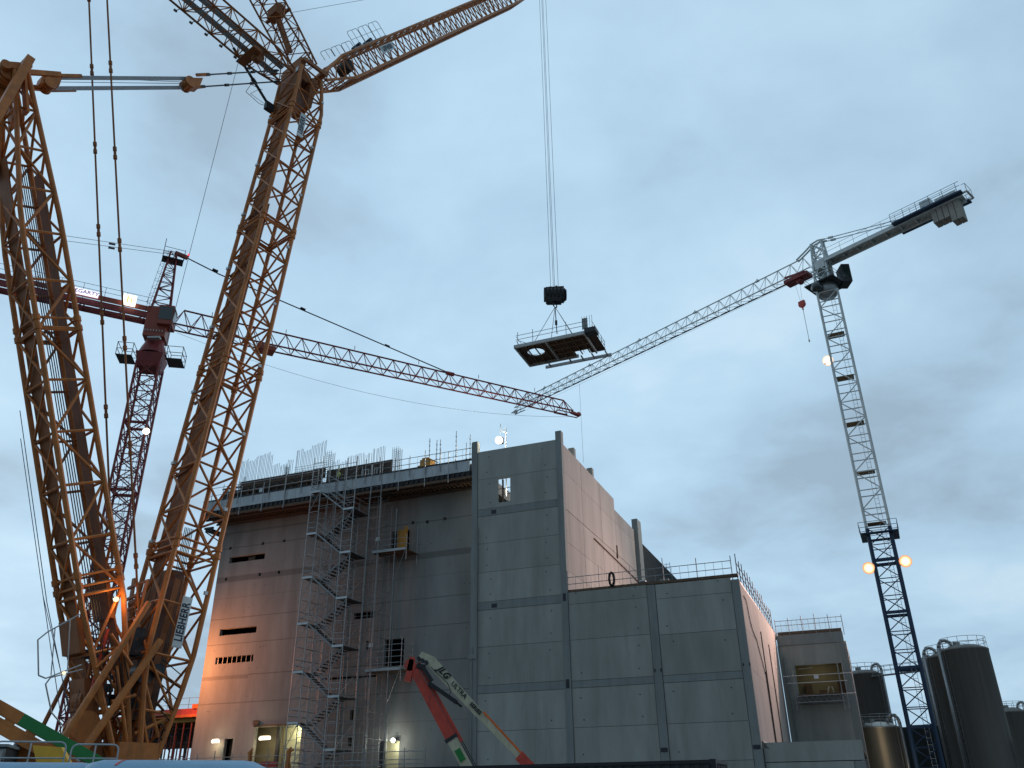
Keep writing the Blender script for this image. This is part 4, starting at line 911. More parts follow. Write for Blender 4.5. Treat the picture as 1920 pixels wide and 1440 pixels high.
# hoist rope and hook block
HX = 38.3; HZ = 51.0
tip = Vector(jp(JL,-.5,0))
hxy = Vector((tip.x, 0, 0))
for k, q_ in enumerate((-.42, -.12, .02, .42)):
    dx_, dy_ = .629*q_, -.777*q_
    mb = MB(); mb.tube((tip.x+dx_,dy_,tip.z), (tip.x+dx_,dy_,51.4), .024, 5); mb.build('hoist_rope', 'rope', CR)
HB = MB()
def hb(u, v, z): return (tip.x+.629*u+.777*v, -.777*u+.629*v, z)
def hbox(u0, u1, v0, v1, z0, z1, z2=None, z3=None):
    z2 = z0 if z2 is None else z2; z3 = z1 if z3 is None else z3
    HB.hexa([hb(u0,v0,z0), hb(u1,v0,z2), hb(u1,v1,z2), hb(u0,v1,z0), hb(u0,v0,z1), hb(u1,v0,z3), hb(u1,v1,z3), hb(u0,v1,z1)])
hbox(-1.2, -1.0, -.55, .55, 50.15, 51.35); hbox(-1.0, 1.0, -.5, .5, 49.85, 51.45, 49.95, 51.55); hbox(-.9, .7, -.45, .45, 49.7, 49.9)
for k in range(5): HB.disc(hb(-.8+.4*k,0,50.7), (.629,-.777,0), .82, .16, 20)
for k in range(3): HB.disc(hb(1.06+.09*k,0,50.7), (.629,-.777,0), .76-.08*k, .06, 18)
hbox(-.55, -.35, -.15, .15, 51.4, 51.75); hbox(.1, .3, -.15, .15, 51.45, 51.85)
o = HB.build('hook_block', 'black', CR)
hk = MB(); hk.tube((tip.x-.05,0,49.9), (tip.x-.05,0,49.5), .14, 8)
for sg in (-1, 1): hk.path([(tip.x-.05,0,49.6), (tip.x-.05+sg*.28,0,49.55), (tip.x-.05+sg*.32,0,49.25), (tip.x-.05+sg*.12,0,49.1)], .07)
hk.build('hook', 'dark', o)
# crane base: legs, struts, drums, superstructure
SB = CR
def tube_part(name, a_, b_, r, m='yellow', r2=None):
    mb = MB(); mb.tube(a_, b_, r, 10, r2=r2); return mb.build(name, m, SB)
tube_part('ram_strut', C3(-1.2,1.9,11.0), C3(-4.16,1.9,4.2), .16); tube_part('ram_rod', C3(-4.16,1.9,4.2), C3(-5.0,1.9,2.2), .10, 'galv')
tube_part('ram_strut', C3(-.2,1.9,9.2), C3(-3.07,1.9,3.8), .18); tube_part('ram_rod', C3(-3.07,1.9,3.8), C3(-3.9,1.9,2.0), .12, 'galv')
tube_part('ram_strut', C3(-2.7,-1.8,8.2), C3(-3.6,-1.8,5.0), .11, 'plate'); tube_part('ram_strut', C3(-.5,-1.6,8.5), C3(-2.8,-1.6,4.2), .14, 'plate')
mb = MB()
mb.hexa([C3(-2.2,-1.0,3.2), C3(-1.3,-1.0,3.2), C3(-1.3,.6,3.2), C3(-2.2,.6,3.2), C3(-3.1,-1.0,7.2), C3(-2.5,-1.0,7.2), C3(-2.5,.5,7.2), C3(-3.1,.5,7.2)])
mb.hexa([C3(-3.75,-1.0,8.3), C3(-3.45,-1.0,8.3), C3(-3.45,.9,8.3), C3(-3.75,.9,8.3), C3(-4.3,-1.0,9.9), C3(-4.0,-1.0,9.9), C3(-4.0,.9,9.9), C3(-4.3,.9,9.9)]); mb.hexa([C3(-2.5,-1.1,10.2), C3(-2.3,-1.1,10.2), C3(-2.3,.7,10.2), C3(-2.5,.7,10.2), C3(-3.1,-1.1,11.9), C3(-2.9,-1.1,11.9), C3(-2.9,.7,11.9), C3(-3.1,.7,11.9)])
mb.build('mast_foot', 'plate', SB)
mb = MB(); mb.box(-6,1.2,-1.5,1.5,1.2,2.7); mb.box(-7.5,-5.2,-2.4,2.4,1.2,2.9); mb.box(-1.2,.9,-1.55,1.55,3.4,4.3); mb.build('superstructure', 'yellow', SB)
mb = MB(); mb.box(-4,4,-4.3,-2.9,0,1.4); mb.box(-4,4,2.9,4.3,0,1.4); mb.box(-2.5,2.5,-3,3,.5,1.2); mb.build('crawler_track', 'dark', SB)
mb = MB(); mb.disc(C3(-2.75,.6,4.95), (0,1,0), .62, .7, 24); mb.disc(C3(-2.75,.98,4.95), (0,1,0), .72, .08, 24); mb.build('winch_drum', 'yellow', SB)
mb = MB(); mb.disc(C3(-.2,.5,7.6), (0,1,0), .5, 1.0, 22); mb.build('winch_drum', 'rope', SB)
mb = MB(); mb.disc(C3(-2.4,-.2,6.3), (0,1,0), .6, 1.0, 22); mb.build('winch_drum', 'plate', SB)
mb = MB()
for k in range(7): z0 = 8.4+.6*k; mb.beam(C3(-1.25-.03*k,-.2,z0), C3(-1.25-.03*k,.8,z0+.1), .12, .14); mb.beam(C3(-.85-.03*k,-.2,z0+.3), C3(-.85-.03*k,.8,z0+.3), .1, .12)
mb.beam(C3(-1.0,-.2,8.4), C3(-1.2,-.2,12.6), .1, .3, up=(0,1,0)); mb.disc(C3(-1.1,.3,9.6), (0,1,0), .3, .8, 16); mb.disc(C3(-1.15,.3,11.2), (0,1,0), .22, .7, 16)
mb.beam(C3(-1.35,.9,8.6), C3(-1.0,.9,12.4), .08, .3, up=(0,1,0)); mb.build('cylinder_housing', 'yellow', SB)
mb = MB(); mb.box(-1.1,-.5,-.8,-.1,8.5,9.9); mb.box(-.1,.6,-.6,.3,8.3,8.8); mb.build('valve_box', 'dark', SB)
mb = MB(); mb.hexa([C3(.3,-1.2,4.5), C3(1.3,-1.2,4.5), C3(1.3,-.3,4.5), C3(.3,-.3,4.5), C3(.9,-1.2,13.5), C3(1.8,-1.2,13.5), C3(1.8,-.3,13.5), C3(.9,-.3,13.5)]); mb.build('boom_web', 'plate', SB)
mb = MB()
for k in range(6): mb.tube(C3(.7+.1*k,-.2,4.0), C3(1.2+.1*k,-.1,16), .025, 5)
mb.build('hoist_rope', 'rope', SB)
mb = MB()
for s0, z0, s1, z1 in ((-.7,8.1,1.9,7.0), (-.7,7.9,.9,4.6), (-.4,4.7,1.4,5.6), (-2.0,7.8,-.6,4.0), (-2.6,9.3,-1.2,7.9), (-1.9,6.1,-.7,6.5), (-3.0,7.6,-2.0,8.8)): mb.tube(C3(s0,1.3,z0), C3(s1,1.3,z1), .09, 7)
for s0, z0, s1, z1 in ((-.6,6.5,1.6,5.2), (-.4,4.6,1.4,7.0), (-3.2,6.8,-1.0,5.0), (-2.8,4.9,-1.5,8.2)): mb.tube(C3(s0,-1.2,z0), C3(s1,-1.2,z1), .08, 7)
mb.build('foot_brace', 'yellow', SB)
random.seed(21)
mb = MB()
for k in range(26):
    s0 = random.uniform(-3.2, 1.4); z0 = random.uniform(3.2, 9.5); s0 = min(max(s0, -1.0-.35*z0), 1.4)
    mb.tube(C3(s0, random.uniform(-1.2,.9), z0), C3(s0+random.uniform(-.9,.9), random.uniform(-1.2,.9), z0+random.uniform(-.8,1.2)), random.uniform(.03,.09), 6)
mb.build('pipework', 'plate', SB)
mb = MB()
for k in range(14):
    z0 = random.uniform(3.6, 8.4); s0 = random.uniform(-.9-.33*z0, .3); t0 = random.uniform(-1.0,.6); w_ = random.uniform(.15,.4)
    mb.hexa([C3(s0,t0,z0), C3(s0+w_,t0,z0), C3(s0+w_,t0+.4,z0), C3(s0,t0+.4,z0), C3(s0-.1,t0,z0+w_*1.5), C3(s0+w_-.1,t0,z0+w_*1.5), C3(s0+w_-.1,t0+.4,z0+w_*1.5), C3(s0-.1,t0+.4,z0+w_*1.5)])
mb.build('machinery', 'dark', SB)
mb = MB()
for k in range(7): z0 = 3.6+.62*k; mb.tube(C3(.9-.09*k,1.46,z0+1), C3(1.6,1.46,z0+.3), .03, 5)
for k in range(5): mb.tube(C3(-2.9+.3*k,1.3,8.7-.1*k), C3(-2.4+.35*k,1.4,6.6), .03, 5)
mb.build('hydraulic_hose', 'rubber', SB)
mb = MB(); mb.beam(C3(.9,.2,12.8), C3(.15,.2,5.0), .35, .9, up=(0,1,0)); mb.build('boom_web', 'plate', SB)
mb = MB(); mb.disc(C3(.35,1.2,7.8), (0,1,0), .35, .1, 18); mb.disc(C3(.35,1.26,7.8), (0,1,0), .2, .05, 14); mb.build('sheave', 'dark', SB)
random.seed(5)
# walkway hoops on the left of the mast foot
mb = MB(); y_ = 1.9
for A_ in ([(-4.6,9.9),(-5.9,8.9),(-6.25,8.5),(-5.85,6.95),(-5.5,6.85),(-4.0,7.6)], [(-3.9,7.4),(-5.3,6.9),(-5.45,6.6),(-4.9,5.4),(-4.3,4.9)]):
    mb.path([C3(p[0],y_,p[1]) for p in A_], .035, 6)
mb.tube(C3(-5.6,y_,9.1), C3(-5.3,y_,7.0), .028, 5); mb.tube(C3(-5.0,y_,9.6), C3(-4.6,y_,7.3), .028, 5); mb.build('access_hoop', 'galv', CR)
mb = MB(); mb.path([C3(-8.6,-1.4,20.5), C3(-4.93,-1.4,10.88), C3(-3.32,0,5.75)], .022, 5); mb.path([C3(-8.2,-1.4,19), C3(-5.2,-1.4,11.2), C3(-3.9,.8,5.2)], .02, 5); mb.path([C3(-5.2,-1.4,11.2), C3(-3.1,.8,4.6)], .018, 5); mb.build('control_cable', 'rope', CR)
# small sodium lamp on the mast and an amber one on the hoop
mb = MB(); mb.lathe([(.001,.13),(.1,.09),(.14,0),(.1,-.09),(.001,-.13)], 12); o = mb.build('work_lamp', 'e_or', CR, True); o.location = C3(-2.72,1.4,11.0)
lamppoint('lamp_glow', C3(-2.72,1.75,10.9), 45, (1,.45,.12), .15, CR)
mb = MB(); mb.lathe([(.001,.07),(.06,.04),(.07,0),(.06,-.04),(.001,-.07)], 10); o = mb.build('beacon', 'e_or', CR, True); o.location = C3(-4.75,1.95,7.15)
mb = MB(); mb.tube(C3(-2.55,.8,9.6), C3(-2.75,.8,6.6), .09, 8); mb.build('red_hose', 'pred', CR)

# ------------------------------------------------------------------ lifted platform
LP = thing('lifted_deck', 'steel deck section with a round hole and guard rails hanging from the black hook block', 'load', KB, RB)
ZP = 44.0
mb = MB()
holed(mb, -6.7, 1.05, 0, 1, 0, 1, []) if False else None
# deck plate with octagonal hole: ring of quads
def deck_with_hole(mb, x0, x1, y0, y1, cx, cy, r, z):
    n = 16; ring = [(cx+r*cos(2*pi*k/n), cy+r*.95*sin(2*pi*k/n)) for k in range(n)]
    def edge(a):
        dx_, dy_ = cos(a), sin(a); ts = []
        if dx_ > 1e-9: ts.append((x1-cx)/dx_)
        if dx_ < -1e-9: ts.append((x0-cx)/dx_)
        if dy_ > 1e-9: ts.append((y1-cy)/dy_)
        if dy_ < -1e-9: ts.append((y0-cy)/dy_)
        t_ = min(ts); return (cx+dx_*t_, cy+dy_*t_)
    angs = sorted([2*pi*k/n for k in range(n)] + [atan2(y-cy, x-cx) % (2*pi) for x in (x0,x1) for y in (y0,y1)])
    for a, b in zip(angs, angs[1:]+[angs[0]+2*pi]):
        p0 = (cx+r*cos(a), cy+r*.95*sin(a)); p1 = (cx+r*cos(b), cy+r*.95*sin(b)); q0 = edge(a); q1 = edge(b)
        for zz in (z, z+.05): mb.quad([(*p0,zz), (*q0,zz), (*q1,zz), (*p1,zz)])
        mb.quad([(*p0,z-.12), (*p1,z-.12), (*p1,z+.05), (*p0,z+.05)])
deck_with_hole(mb, -6.6, -3.2, 8.0, 12.4, -5.0, 9.95, .95, ZP+.32)
mb.box(-3.2, 1.0, 7.9, 11.3, ZP+.32, ZP+.37); mb.box(-3.2, -1.2, 11.3, 12.4, ZP+.32, ZP+.37); mb.box(.4, 2.0, 7.9, 12.6, ZP+.325, ZP+.375)
mb.build('deck_plate', 'ply', LP)
for a_ in ((-6.7,7.8,1.1,7.95), (-6.72,7.8,-6.55,12.5), (-6.6,12.35,-1.0,12.5), (.95,7.95,1.1,12.4), (-3.3,7.95,-3.15,12.35)):
    mb = MB(); mb.box(a_[0],a_[2],a_[1],a_[3],ZP,ZP+.36); mb.build('edge_beam', 'galv', LP)
mb = MB(); mb.box(-5.15,2.4,13.3,13.5,ZP-.05,ZP+.25); mb.build('spreader_beam', 'galv', LP)
mb = MB()
for x in (-4.6,-2.2,-.8,.4,1.9): mb.box(x,x+.12,12.4,13.35,ZP+.05,ZP+.2)
mb.build('outrigger', 'tube', LP)
mb = MB()
for k in range(9): mb.box(-6.5+.85*k,-6.42+.85*k,8.0,12.3,ZP+.16,ZP+.31)
for y in (9.0,10.1,11.2): mb.box(-3.1,.9,y,y+.1,ZP+.12,ZP+.3)
mb.build('joist', 'dtimber', LP)
mb = MB(); mb.box(1.1,2.3,7.7,8.9,ZP+.1,ZP+.6); mb.build('corner_box', 'dark', LP)
mb = MB()
for x in (-6.3,-4.6,-.9,1.1): mb.tube((x,7.9,ZP+.3), (x,7.9,ZP+1.9), .035, 5)
for z in (1.0, 1.5): mb.tube((-6.5,7.9,ZP+z), (1.5,7.9,ZP+z), .03, 5)
mb.tube((-6.3,7.9,ZP+.9), (-5.4,7.9,ZP+.4), .03, 5)
for y in (9,10.2,11.4,12.6): mb.tube((1.9,y,ZP+.3), (1.9,y,ZP+1.5), .03, 5)
for z in (.9, 1.4): mb.tube((1.9,7.9,ZP+z), (1.9,12.6,ZP+z), .025, 5); mb.tube((-6.5,12.4,ZP+z), (1.9,12.4,ZP+z), .022, 5); mb.tube((-6.5,7.9,ZP+z), (-6.5,12.4,ZP+z), .022, 5)
for x in (.9,1.15,1.4,1.7,1.95): mb.tube((x,7.85,ZP+.5), (x,7.85,ZP+2.1), .022, 5)
mb.build('guard_rail', 'rebar', LP)
mb = MB(); mb.box(.85,1.45,7.9,7.93,ZP+.6,ZP+1.9); mb.build('mesh_gate', 'tube', LP)
# slings from the hook
MBi = (Matrix.Translation(KB) @ Matrix.Rotation(RB, 4, 'Z')).inverted()
hookw = Matrix.Translation((-19.93,45.85,0)) @ Matrix.Rotation(radians(51.0), 4, 'Z') @ Vector((tip.x-.05, 0, 49.15))
hl = MBi @ hookw
for q in ((-4.4,7.95,ZP+.4), (-.3,7.95,ZP+.4), (-4.4,12.3,ZP+.4), (-.3,12.3,ZP+.4)):
    mb = MB(); mb.tube(hl, q, .03, 5); mb.build('sling', 'rope', LP)
mb = MB(); mb.tube(hl, hl+Vector((.1,0,-3.4)), .05, 6); mb.disc(hl+Vector((.05,0,-2.0)), (0,0,1), .14, .5, 8); mb.build('chain_hoist', 'dark', LP)

# ------------------------------------------------------------------ white tower crane
wj = atan2(.739, -.674)
WC = thing('tower_crane', 'white tower crane on a dark blue mast with its long jib reaching left', 'crane', (39.25, 86.55, 0), 0)
va = radians(-24.4)
def ml(x, y, z):    # mast frame turned to a face square to the yard
    return (x*cos(va)-y*sin(va), x*sin(va)+y*cos(va), z)
def mast(parent, name, z0, z1, w, rc, rb, pat, bays, m, fn=ml, dfaces=None):
    return lattice(lambda f_: [fn(a*w/2, b*w/2, z0+(z1-z0)*f_) for a, b in ((-1,-1), (1,-1), (1,1), (-1,1))], bays, rc, rb, name, parent, (m, m), pat, seg=1, dfaces=dfaces)
lo_ = mast(WC, 'lower_mast', 0, 26.8, 2.25, .21, .055, 'X', 15, 'blue', dfaces=(0,1,3))
for k in range(5):
    mb = MB(); z = 1.8+5.4*k
    for a, b in (((-1,-1),(1,-1)), ((1,-1),(1,1)), ((1,1),(-1,1)), ((-1,1),(-1,-1))): mb.beam(ml(a[0]*1.15,a[1]*1.15,z), ml(b[0]*1.15,b[1]*1.15,z), .1, .28)
    mb.build('collar', 'blue', lo_)
up_ = mast(WC, 'upper_mast', 26.8, 56.6, 2.35, .15, .068, 'Z', 14, 'wgrey', dfaces=(0,1,3))
for z in (27.5, 33.4, 39.3, 45.2, 51.0):
    mb = MB(); c = [ml(-1,-.5,z), ml(.9,-.5,z), ml(.9,.8,z), ml(-1,.8,z)]; mb.hexa(c+[(p[0],p[1],p[2]+.1) for p in c]); mb.build('rest_platform', 'timber', up_)
mb = MB()
for k in range(90):
    z = 2+.6*k; mb.tube(ml(.25,-.3,z), ml(.65,-.3,z), .02, 4)
mb.tube(ml(.25,-.3,2), ml(.25,-.3,56), .025, 4); mb.tube(ml(.65,-.3,2), ml(.65,-.3,56), .025, 4); mb.build('ladder', 'wgrey', WC)
# climbing collar platform
mb = MB(); c = [ml(-1.9,-1.9,26.1), ml(1.9,-1.9,26.1), ml(1.9,-1.25,26.1), ml(-1.9,-1.25,26.1)]; mb.hexa(c+[(p[0],p[1],p[2]+.12) for p in c]); c = [ml(-1.9,1.25,26.1), ml(1.9,1.25,26.1), ml(1.9,1.9,26.1), ml(-1.9,1.9,26.1)]; mb.hexa(c+[(p[0],p[1],p[2]+.12) for p in c])
mb.beam(ml(-1.6,-1.9,26.15), ml(-1.6,1.9,26.15), .6, .12); mb.beam(ml(1.6,-1.9,26.15), ml(1.6,1.9,26.15), .6, .12)
q = [(-1.9,-1.9),(1.9,-1.9),(1.9,1.9),(-1.9,1.9)]
for i in range(4):
    a, b = q[i], q[(i+1) % 4]
    for dz in (.6, 1.15): mb.tube(ml(*a,26.2+dz), ml(*b,26.2+dz), .03, 5)
    mb.tube(ml(*a,26.2), ml(*a,27.35), .03, 5)
mb.build('collar_platform', 'blue', WC)
# slewing unit
mb = MB(); c0 = [(1.05,56.5),(1.2,57.0),(1.3,57.3),(1.3,57.9)]; mb.lathe([(.01,56.4)]+c0+[(.01,57.9)], 20); mb.build('slewing_ring', 'pipe', WC, True)
jdx, jdy = cos(wj), sin(wj)
def jl(u, v, z): return (u*jdx - v*jdy, u*jdy + v*jdx, z)
mb = MB(); c = [jl(-1.9,-1.9,57.9), jl(1.9,-1.9,57.9), jl(1.9,1.9,57.9), jl(-1.9,1.9,57.9)]; mb.hexa(c+[(p[0],p[1],p[2]+.15) for p in c])
for i in range(4):
    a, b = c[i], c[(i+1) % 4]
    for dz in (.6,1.1): mb.tube((a[0],a[1],58+dz), (b[0],b[1],58+dz), .03, 5)
mb.build('slewing_platform', 'dark', WC)
mb = MB(); c = [(1.7,-1.6),(2.7,-1.6),(2.7,.2),(1.7,.2)]; mb.hexa([(*p,57.7) for p in c]+[(*p,60.2) for p in c]); mb.build('operator_cab', 'dark', WC)
mb = MB(); c = [(1.66,-1.64),(2.5,-1.64),(2.5,-1.58),(1.66,-1.58)]; mb.hexa([(*p,58.3) for p in c]+[(*p,59.9) for p in c]); mb.build('cab_window', 'glass', WC)
mb = MB(); mb.lathe([(.01,56.7),(.5,56.75),(.7,57.2),(.65,57.7),(.01,57.8)], 14, cx=-1.6, cy=-.9); mb.build('round_sign', 'glass', WC, True)
tw = lattice(lambda f_: [jl(a*(.95-.25*f_), b*(.85-.55*f_), 58.1+6.5*f_) for a, b in ((-1,-1), (1,-1), (1,1), (-1,1))], 4, .13, .07, 'tower_head', WC, ('wgrey','wgrey'), 'X', seg=1)
mb = MB(); c = [jl(-.9,-.95,59.4), jl(.9,-.95,59.4), jl(.9,-.7,59.4), jl(-.9,-.7,59.4)]; mb.hexa(c+[(p[0],p[1],p[2]+2.0) for p in c]); c = [jl(-.7,-.7,60.4), jl(.6,-.7,60.4), jl(.6,.7,60.4), jl(-.7,.7,60.4)]; mb.hexa(c+[(p[0],p[1],p[2]+1.2) for p in c]); mb.build('control_cabinet', 'wgrey', WC)
mb = MB(); mb.path([jl(3.0,-.25,63.35), jl(1.6,-.25,64.0), jl(.5,-.25,64.6), jl(-.3,-.25,64.7), jl(-1.2,-.25,64.4)], .11, 8); mb.path([jl(3.0,.25,63.35), jl(1.6,.25,64.0), jl(.5,.25,64.6), jl(-.3,.25,64.7), jl(-1.2,.25,64.4)], .11, 8); mb.build('apex_link', 'wgrey', WC)
# jib: triangular, two lower chords and one upper
def trijib(parent, name, fn, L0, L1, n, w, h0, h1, zb, rc, rb, m, mch, z1=None, mlow=None):
    mb = MB(); 
    for i in range(n):
        a, b = L0+(L1-L0)*i/n, L0+(L1-L0)*(i+1)/n; m_ = (a+b)/2; hm = h0+(h1-h0)*((m_-L0)/(L1-L0))
        for v in (-w/2, w/2):
            mb.tube(fn(a,v,zb), fn(m_,0,zb+hm), rb, 5); mb.tube(fn(m_,0,zb+hm), fn(b,v,zb), rb, 5)
        mb.tube(fn(a,-w/2,zb), fn(a,w/2,zb), rb, 5); mb.tube(fn(a,-w/2,zb), fn(b,w/2,zb), rb*.8, 5)
    o = mb.build(name, m, parent)
    for v in (-w/2, w/2):
        mb = MB(); mb.tube(fn(L0,v,zb), fn(L1,v,zb), rc, 8, cap=True); mb.build('chord', mlow or mch, o)
    mb = MB(); k = (L1-L0)/n; mb.tube(fn(L0+k/2,0,zb+h0), fn(L1-k/2,0,zb+h1), rc, 8); mb.tube(fn(L1-k/2,0,zb+h1), fn(L1,0,zb), rc*.7, 6); mb.build('chord', mch, o)
    return o
wjib = trijib(WC, 'jib', jl, 1.2, 57.0, 30, 1.3, 2.15, 1.35, 61.2, .085, .038, 'wgrey', 'wgrey')
mb = MB()
for k in range(24): a = 3+2.2*k; c = [jl(a,-.62,61.12), jl(a+1.5,-.62,61.12), jl(a+1.5,-.38,61.12), jl(a,-.38,61.12)]; mb.hexa(c+[(p[0],p[1],p[2]+.05) for p in c])
mb.build('walkway_plate', 'blue', wjib)
for k in range(5): mb = MB(); q = jl(9+10.3*k,0,63.25-.15*k); mb.disc(q, (jdx,jdy,0), .16, .5, 8); mb.disc((q[0],q[1],q[2]+.2), (0,0,1), .08, .3, 6); mb.build('pin_joint', 'wgrey', wjib)
mb = MB()
for k in range(3): mb.tube(jl(56.5,-.5+.5*k,60.8), jl(58,-.5+.5*k,60.6), .05, 5)
mb.disc(jl(57.4,0,60.8), jl(0,1,0), .35, .3, 14); mb.beam(jl(55.5,.4,60.6), jl(58.0,.4,60.6), .15, .08); mb.beam(jl(55.5,-.4,60.6), jl(58.0,-.4,60.6), .15, .08); mb.build('jib_end', 'wgrey', WC)
mb = MB(); mb.tube(jl(3,0,60.6), jl(56,0,60.2), .015, 4); mb.build('trolley_rope', 'rope', WC)
# counter jib
CJ = 17.4
mb = MB()
for v in (-.75, .75): mb.beam(jl(-.8,v,61.2), jl(-CJ,v,61.2), .22, .5)
for k in range(9): mb.tube(jl(-1.2-1.8*k,-.75,61.1), jl(-3.0-1.8*k,.75,61.1), .06, 5); mb.beam(jl(-1.2-1.8*k,-.75,61.15), jl(-1.2-1.8*k,.75,61.15), .14, .3)
c = [jl(-1,-.66,61.38), jl(-CJ,-.66,61.38), jl(-CJ,.66,61.38), jl(-1,.66,61.38)]; mb.hexa(c+[(p[0],p[1],p[2]+.05) for p in c]); o = mb.build('counter_jib', 'wgrey', WC)
mb = MB()
for v in (-.95, .95):
    for dz in (.55, 1.1): mb.tube(jl(-1.4,v,61.45+dz), jl(-CJ+.2,v,61.45+dz), .026, 5)
    for k in range(10): mb.tube(jl(-1.4-1.75*k,v,61.3), jl(-1.4-1.75*k,v,62.6), .026, 5)
mb.build('handrail', 'wgrey', o)
mb = MB()
for v in (-.35, .35): mb.tube(jl(-.6,v,64.5), jl(-11.5,v,61.8), .06, 6); mb.disc(jl(-2.0,v,64.15), (-jdx,-jdy,-.26), .16, .6, 8)
mb.build('tie_bar', 'wgrey', WC)
mb = MB()
for v0, v1 in ((-1.55,-.8), (.8,1.55)):
    c = [jl(-9.8,v0,61.1), jl(-CJ-.3,v0,61.1), jl(-CJ-.3,v1,61.1), jl(-9.8,v1,61.1)]; mb.hexa(c+[(p[0],p[1],p[2]+.22) for p in c])
for v in (-1.55, 1.55):
    for dz in (.6, 1.15): mb.tube(jl(-9.8,v,61.3+dz), jl(-CJ-.3,v,61.3+dz), .03, 5)
    for k in range(6): mb.tube(jl(-9.8-1.5*k,v,61.3), jl(-9.8-1.5*k,v,62.45), .03, 5)
mb.build('winch_platform', 'blue', o)
mb = MB(); c = [jl(-13.0,-.7,61.5), jl(-14.2,-.7,61.5), jl(-14.2,.7,61.5), jl(-13.0,.7,61.5)]; mb.hexa(c+[(p[0],p[1],p[2]+1.3) for p in c]); c = [jl(-14.6,-.6,61.5), jl(-16.9,-.6,61.5), jl(-16.9,.6,61.5), jl(-14.6,.6,61.5)]; mb.hexa(c+[(p[0],p[1],p[2]+.8) for p in c]); mb.build('winch_house', 'wgrey', o)
for k in range(5):
    a = -13.9-.62*k; d_ = 1.7 if k < 3 else 2.5; mb = MB(); c = [jl(a,-.68,61.0-d_), jl(a-.56,-.68,61.0-d_), jl(a-.56,.68,61.0-d_), jl(a,.68,61.0-d_)]; mb.hexa(c+[(p[0],p[1],61.2) for p in c]); mb.build('counterweight', 'concw', o)
mb = MB(); 
for a, b in ((jl(-CJ-.3,-.9,61.2), jl(-CJ-.7,-.9,61.2)), (jl(-CJ-.3,.9,61.2), jl(-CJ-.7,.9,61.2)), (jl(-CJ-.7,-.9,61.2), jl(-CJ-.7,.9,61.2))): mb.beam(a, b, .2, .15); mb.tube((a[0],a[1],62.3), (b[0],b[1],62.3), .03, 5); mb.tube(b, (b[0],b[1],62.3), .03, 5)
mb.build('end_platform', 'wgrey', o)
# trolley and hook
mb = MB(); c = [jl(1.7,-.75,60.5), jl(5.0,-.75,60.5), jl(5.0,.75,60.5), jl(1.7,.75,60.5)]; mb.hexa(c+[(p[0],p[1],p[2]+.45) for p in c]); mb.disc(jl(3.2,0,60.4), jl(0,1,0), .4, .9, 14)
for v in (-.7,.7): mb.beam(jl(2.0,v,60.9), jl(4.8,v,61.3), .1, .3)
mb.build('trolley', 'red', WC)
mb = MB()
for u in (3.2, 3.9): mb.tube(jl(u,0,60.4), jl(3.5+.3*(u-3.5),0,57.4), .015, 4)
mb.build('hoist_rope', 'rope', WC)
mb = MB(); mb.disc(jl(3.5,0,57.0), jl(0,1,0), .45, .3, 16); mb.beam(jl(3.1,0,57.1), jl(3.9,0,57.1), .35, .7); mb.tube(jl(3.5,0,56.7), jl(3.5,0,56.2), .1, 8); mb.build('hook_block', 'pred', WC)
mb = MB(); mb.tube(jl(3.5,0,56.3), jl(3.5,0,51.8), .035, 5); mb.disc(jl(3.5,0,51.7), (0,0,1), .09, .3, 8); mb.build('chain', 'galv', WC)
mb = MB(); mb.tube(jl(42.3,0,60.5), jl(42.3,0,47.0), .018, 4); mb.build('tag_line', 'rope', WC)
# floodlights on the mast
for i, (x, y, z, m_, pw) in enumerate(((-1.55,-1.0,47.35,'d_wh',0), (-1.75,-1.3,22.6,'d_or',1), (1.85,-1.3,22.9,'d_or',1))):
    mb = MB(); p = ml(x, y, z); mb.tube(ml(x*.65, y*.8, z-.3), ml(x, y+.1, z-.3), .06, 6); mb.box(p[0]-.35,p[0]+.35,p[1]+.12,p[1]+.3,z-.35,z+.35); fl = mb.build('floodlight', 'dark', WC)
    mb = MB(); mb.lathe([(.001,.16),(.3,.12),(.5,.05),(.62,-.08),(.60,-.12),(.001,-.12)], 28); g_ = mb.build('lamp_glass_or_halo', m_, fl, True); g_.location = (p[0], p[1]-.05, z); g_.rotation_euler = Vector((-39.25,-86.55,1.7-z)).to_track_quat('Z','Y').to_euler()  # disc wider than the lamp, carries its painted halo
fr_ = WC
lampspot('lamp_glow', Vector(ml(-2.4,-1.8,22.6)), Vector((19-39.25, 70-86.55, 10)), 27000, (1, .63, .51), .6, 120, WC, .8)
lampspot('lamp_glow', Vector(ml(-2.4,-1.8,47.0)), Vector((9-39.25, 78-86.55, 20)), 24000, (1, .84, .76), .6, 90, WC, .8)

# ------------------------------------------------------------------ red tower crane
RC = thing('tower_crane', 'dark red saddle jib tower crane with a cab and lit signs, behind the yellow crane', 'crane', (-29.4, 59.1, 0), 0)
rj = atan2(.473, .881); rx_, ry_ = cos(rj), sin(rj)
def rl(u, v, z): return (u*rx_-v*ry_, u*ry_+v*rx_, z)
ra = radians(12)
def rm(x, y, z): return (x*cos(ra)-y*sin(ra), x*sin(ra)+y*cos(ra), z)
rmast = mast(RC, 'mast', 0, 33.3, 1.7, .10, .045, 'X', 25, 'red', fn=rm)
for z in (22.5, 16.5, 28.0, 10):
    mb = MB(); mb.beam(rm(-.75,-.75,z), rm(.75,-.75,z), .1, .2); mb.beam(rm(.75,-.75,z), rm(.75,.75,z), .1, .2); mb.beam(rm(.75,.75,z), rm(-.75,.75,z), .1, .2); mb.beam(rm(-.75,.75,z), rm(-.75,-.75,z), .1, .2); mb.build('frame', 'red', rmast)
mb = MB()
for k in range(50): mb.tube(rm(-.2,0,1+.62*k), rm(.2,0,1+.62*k), .018, 4)
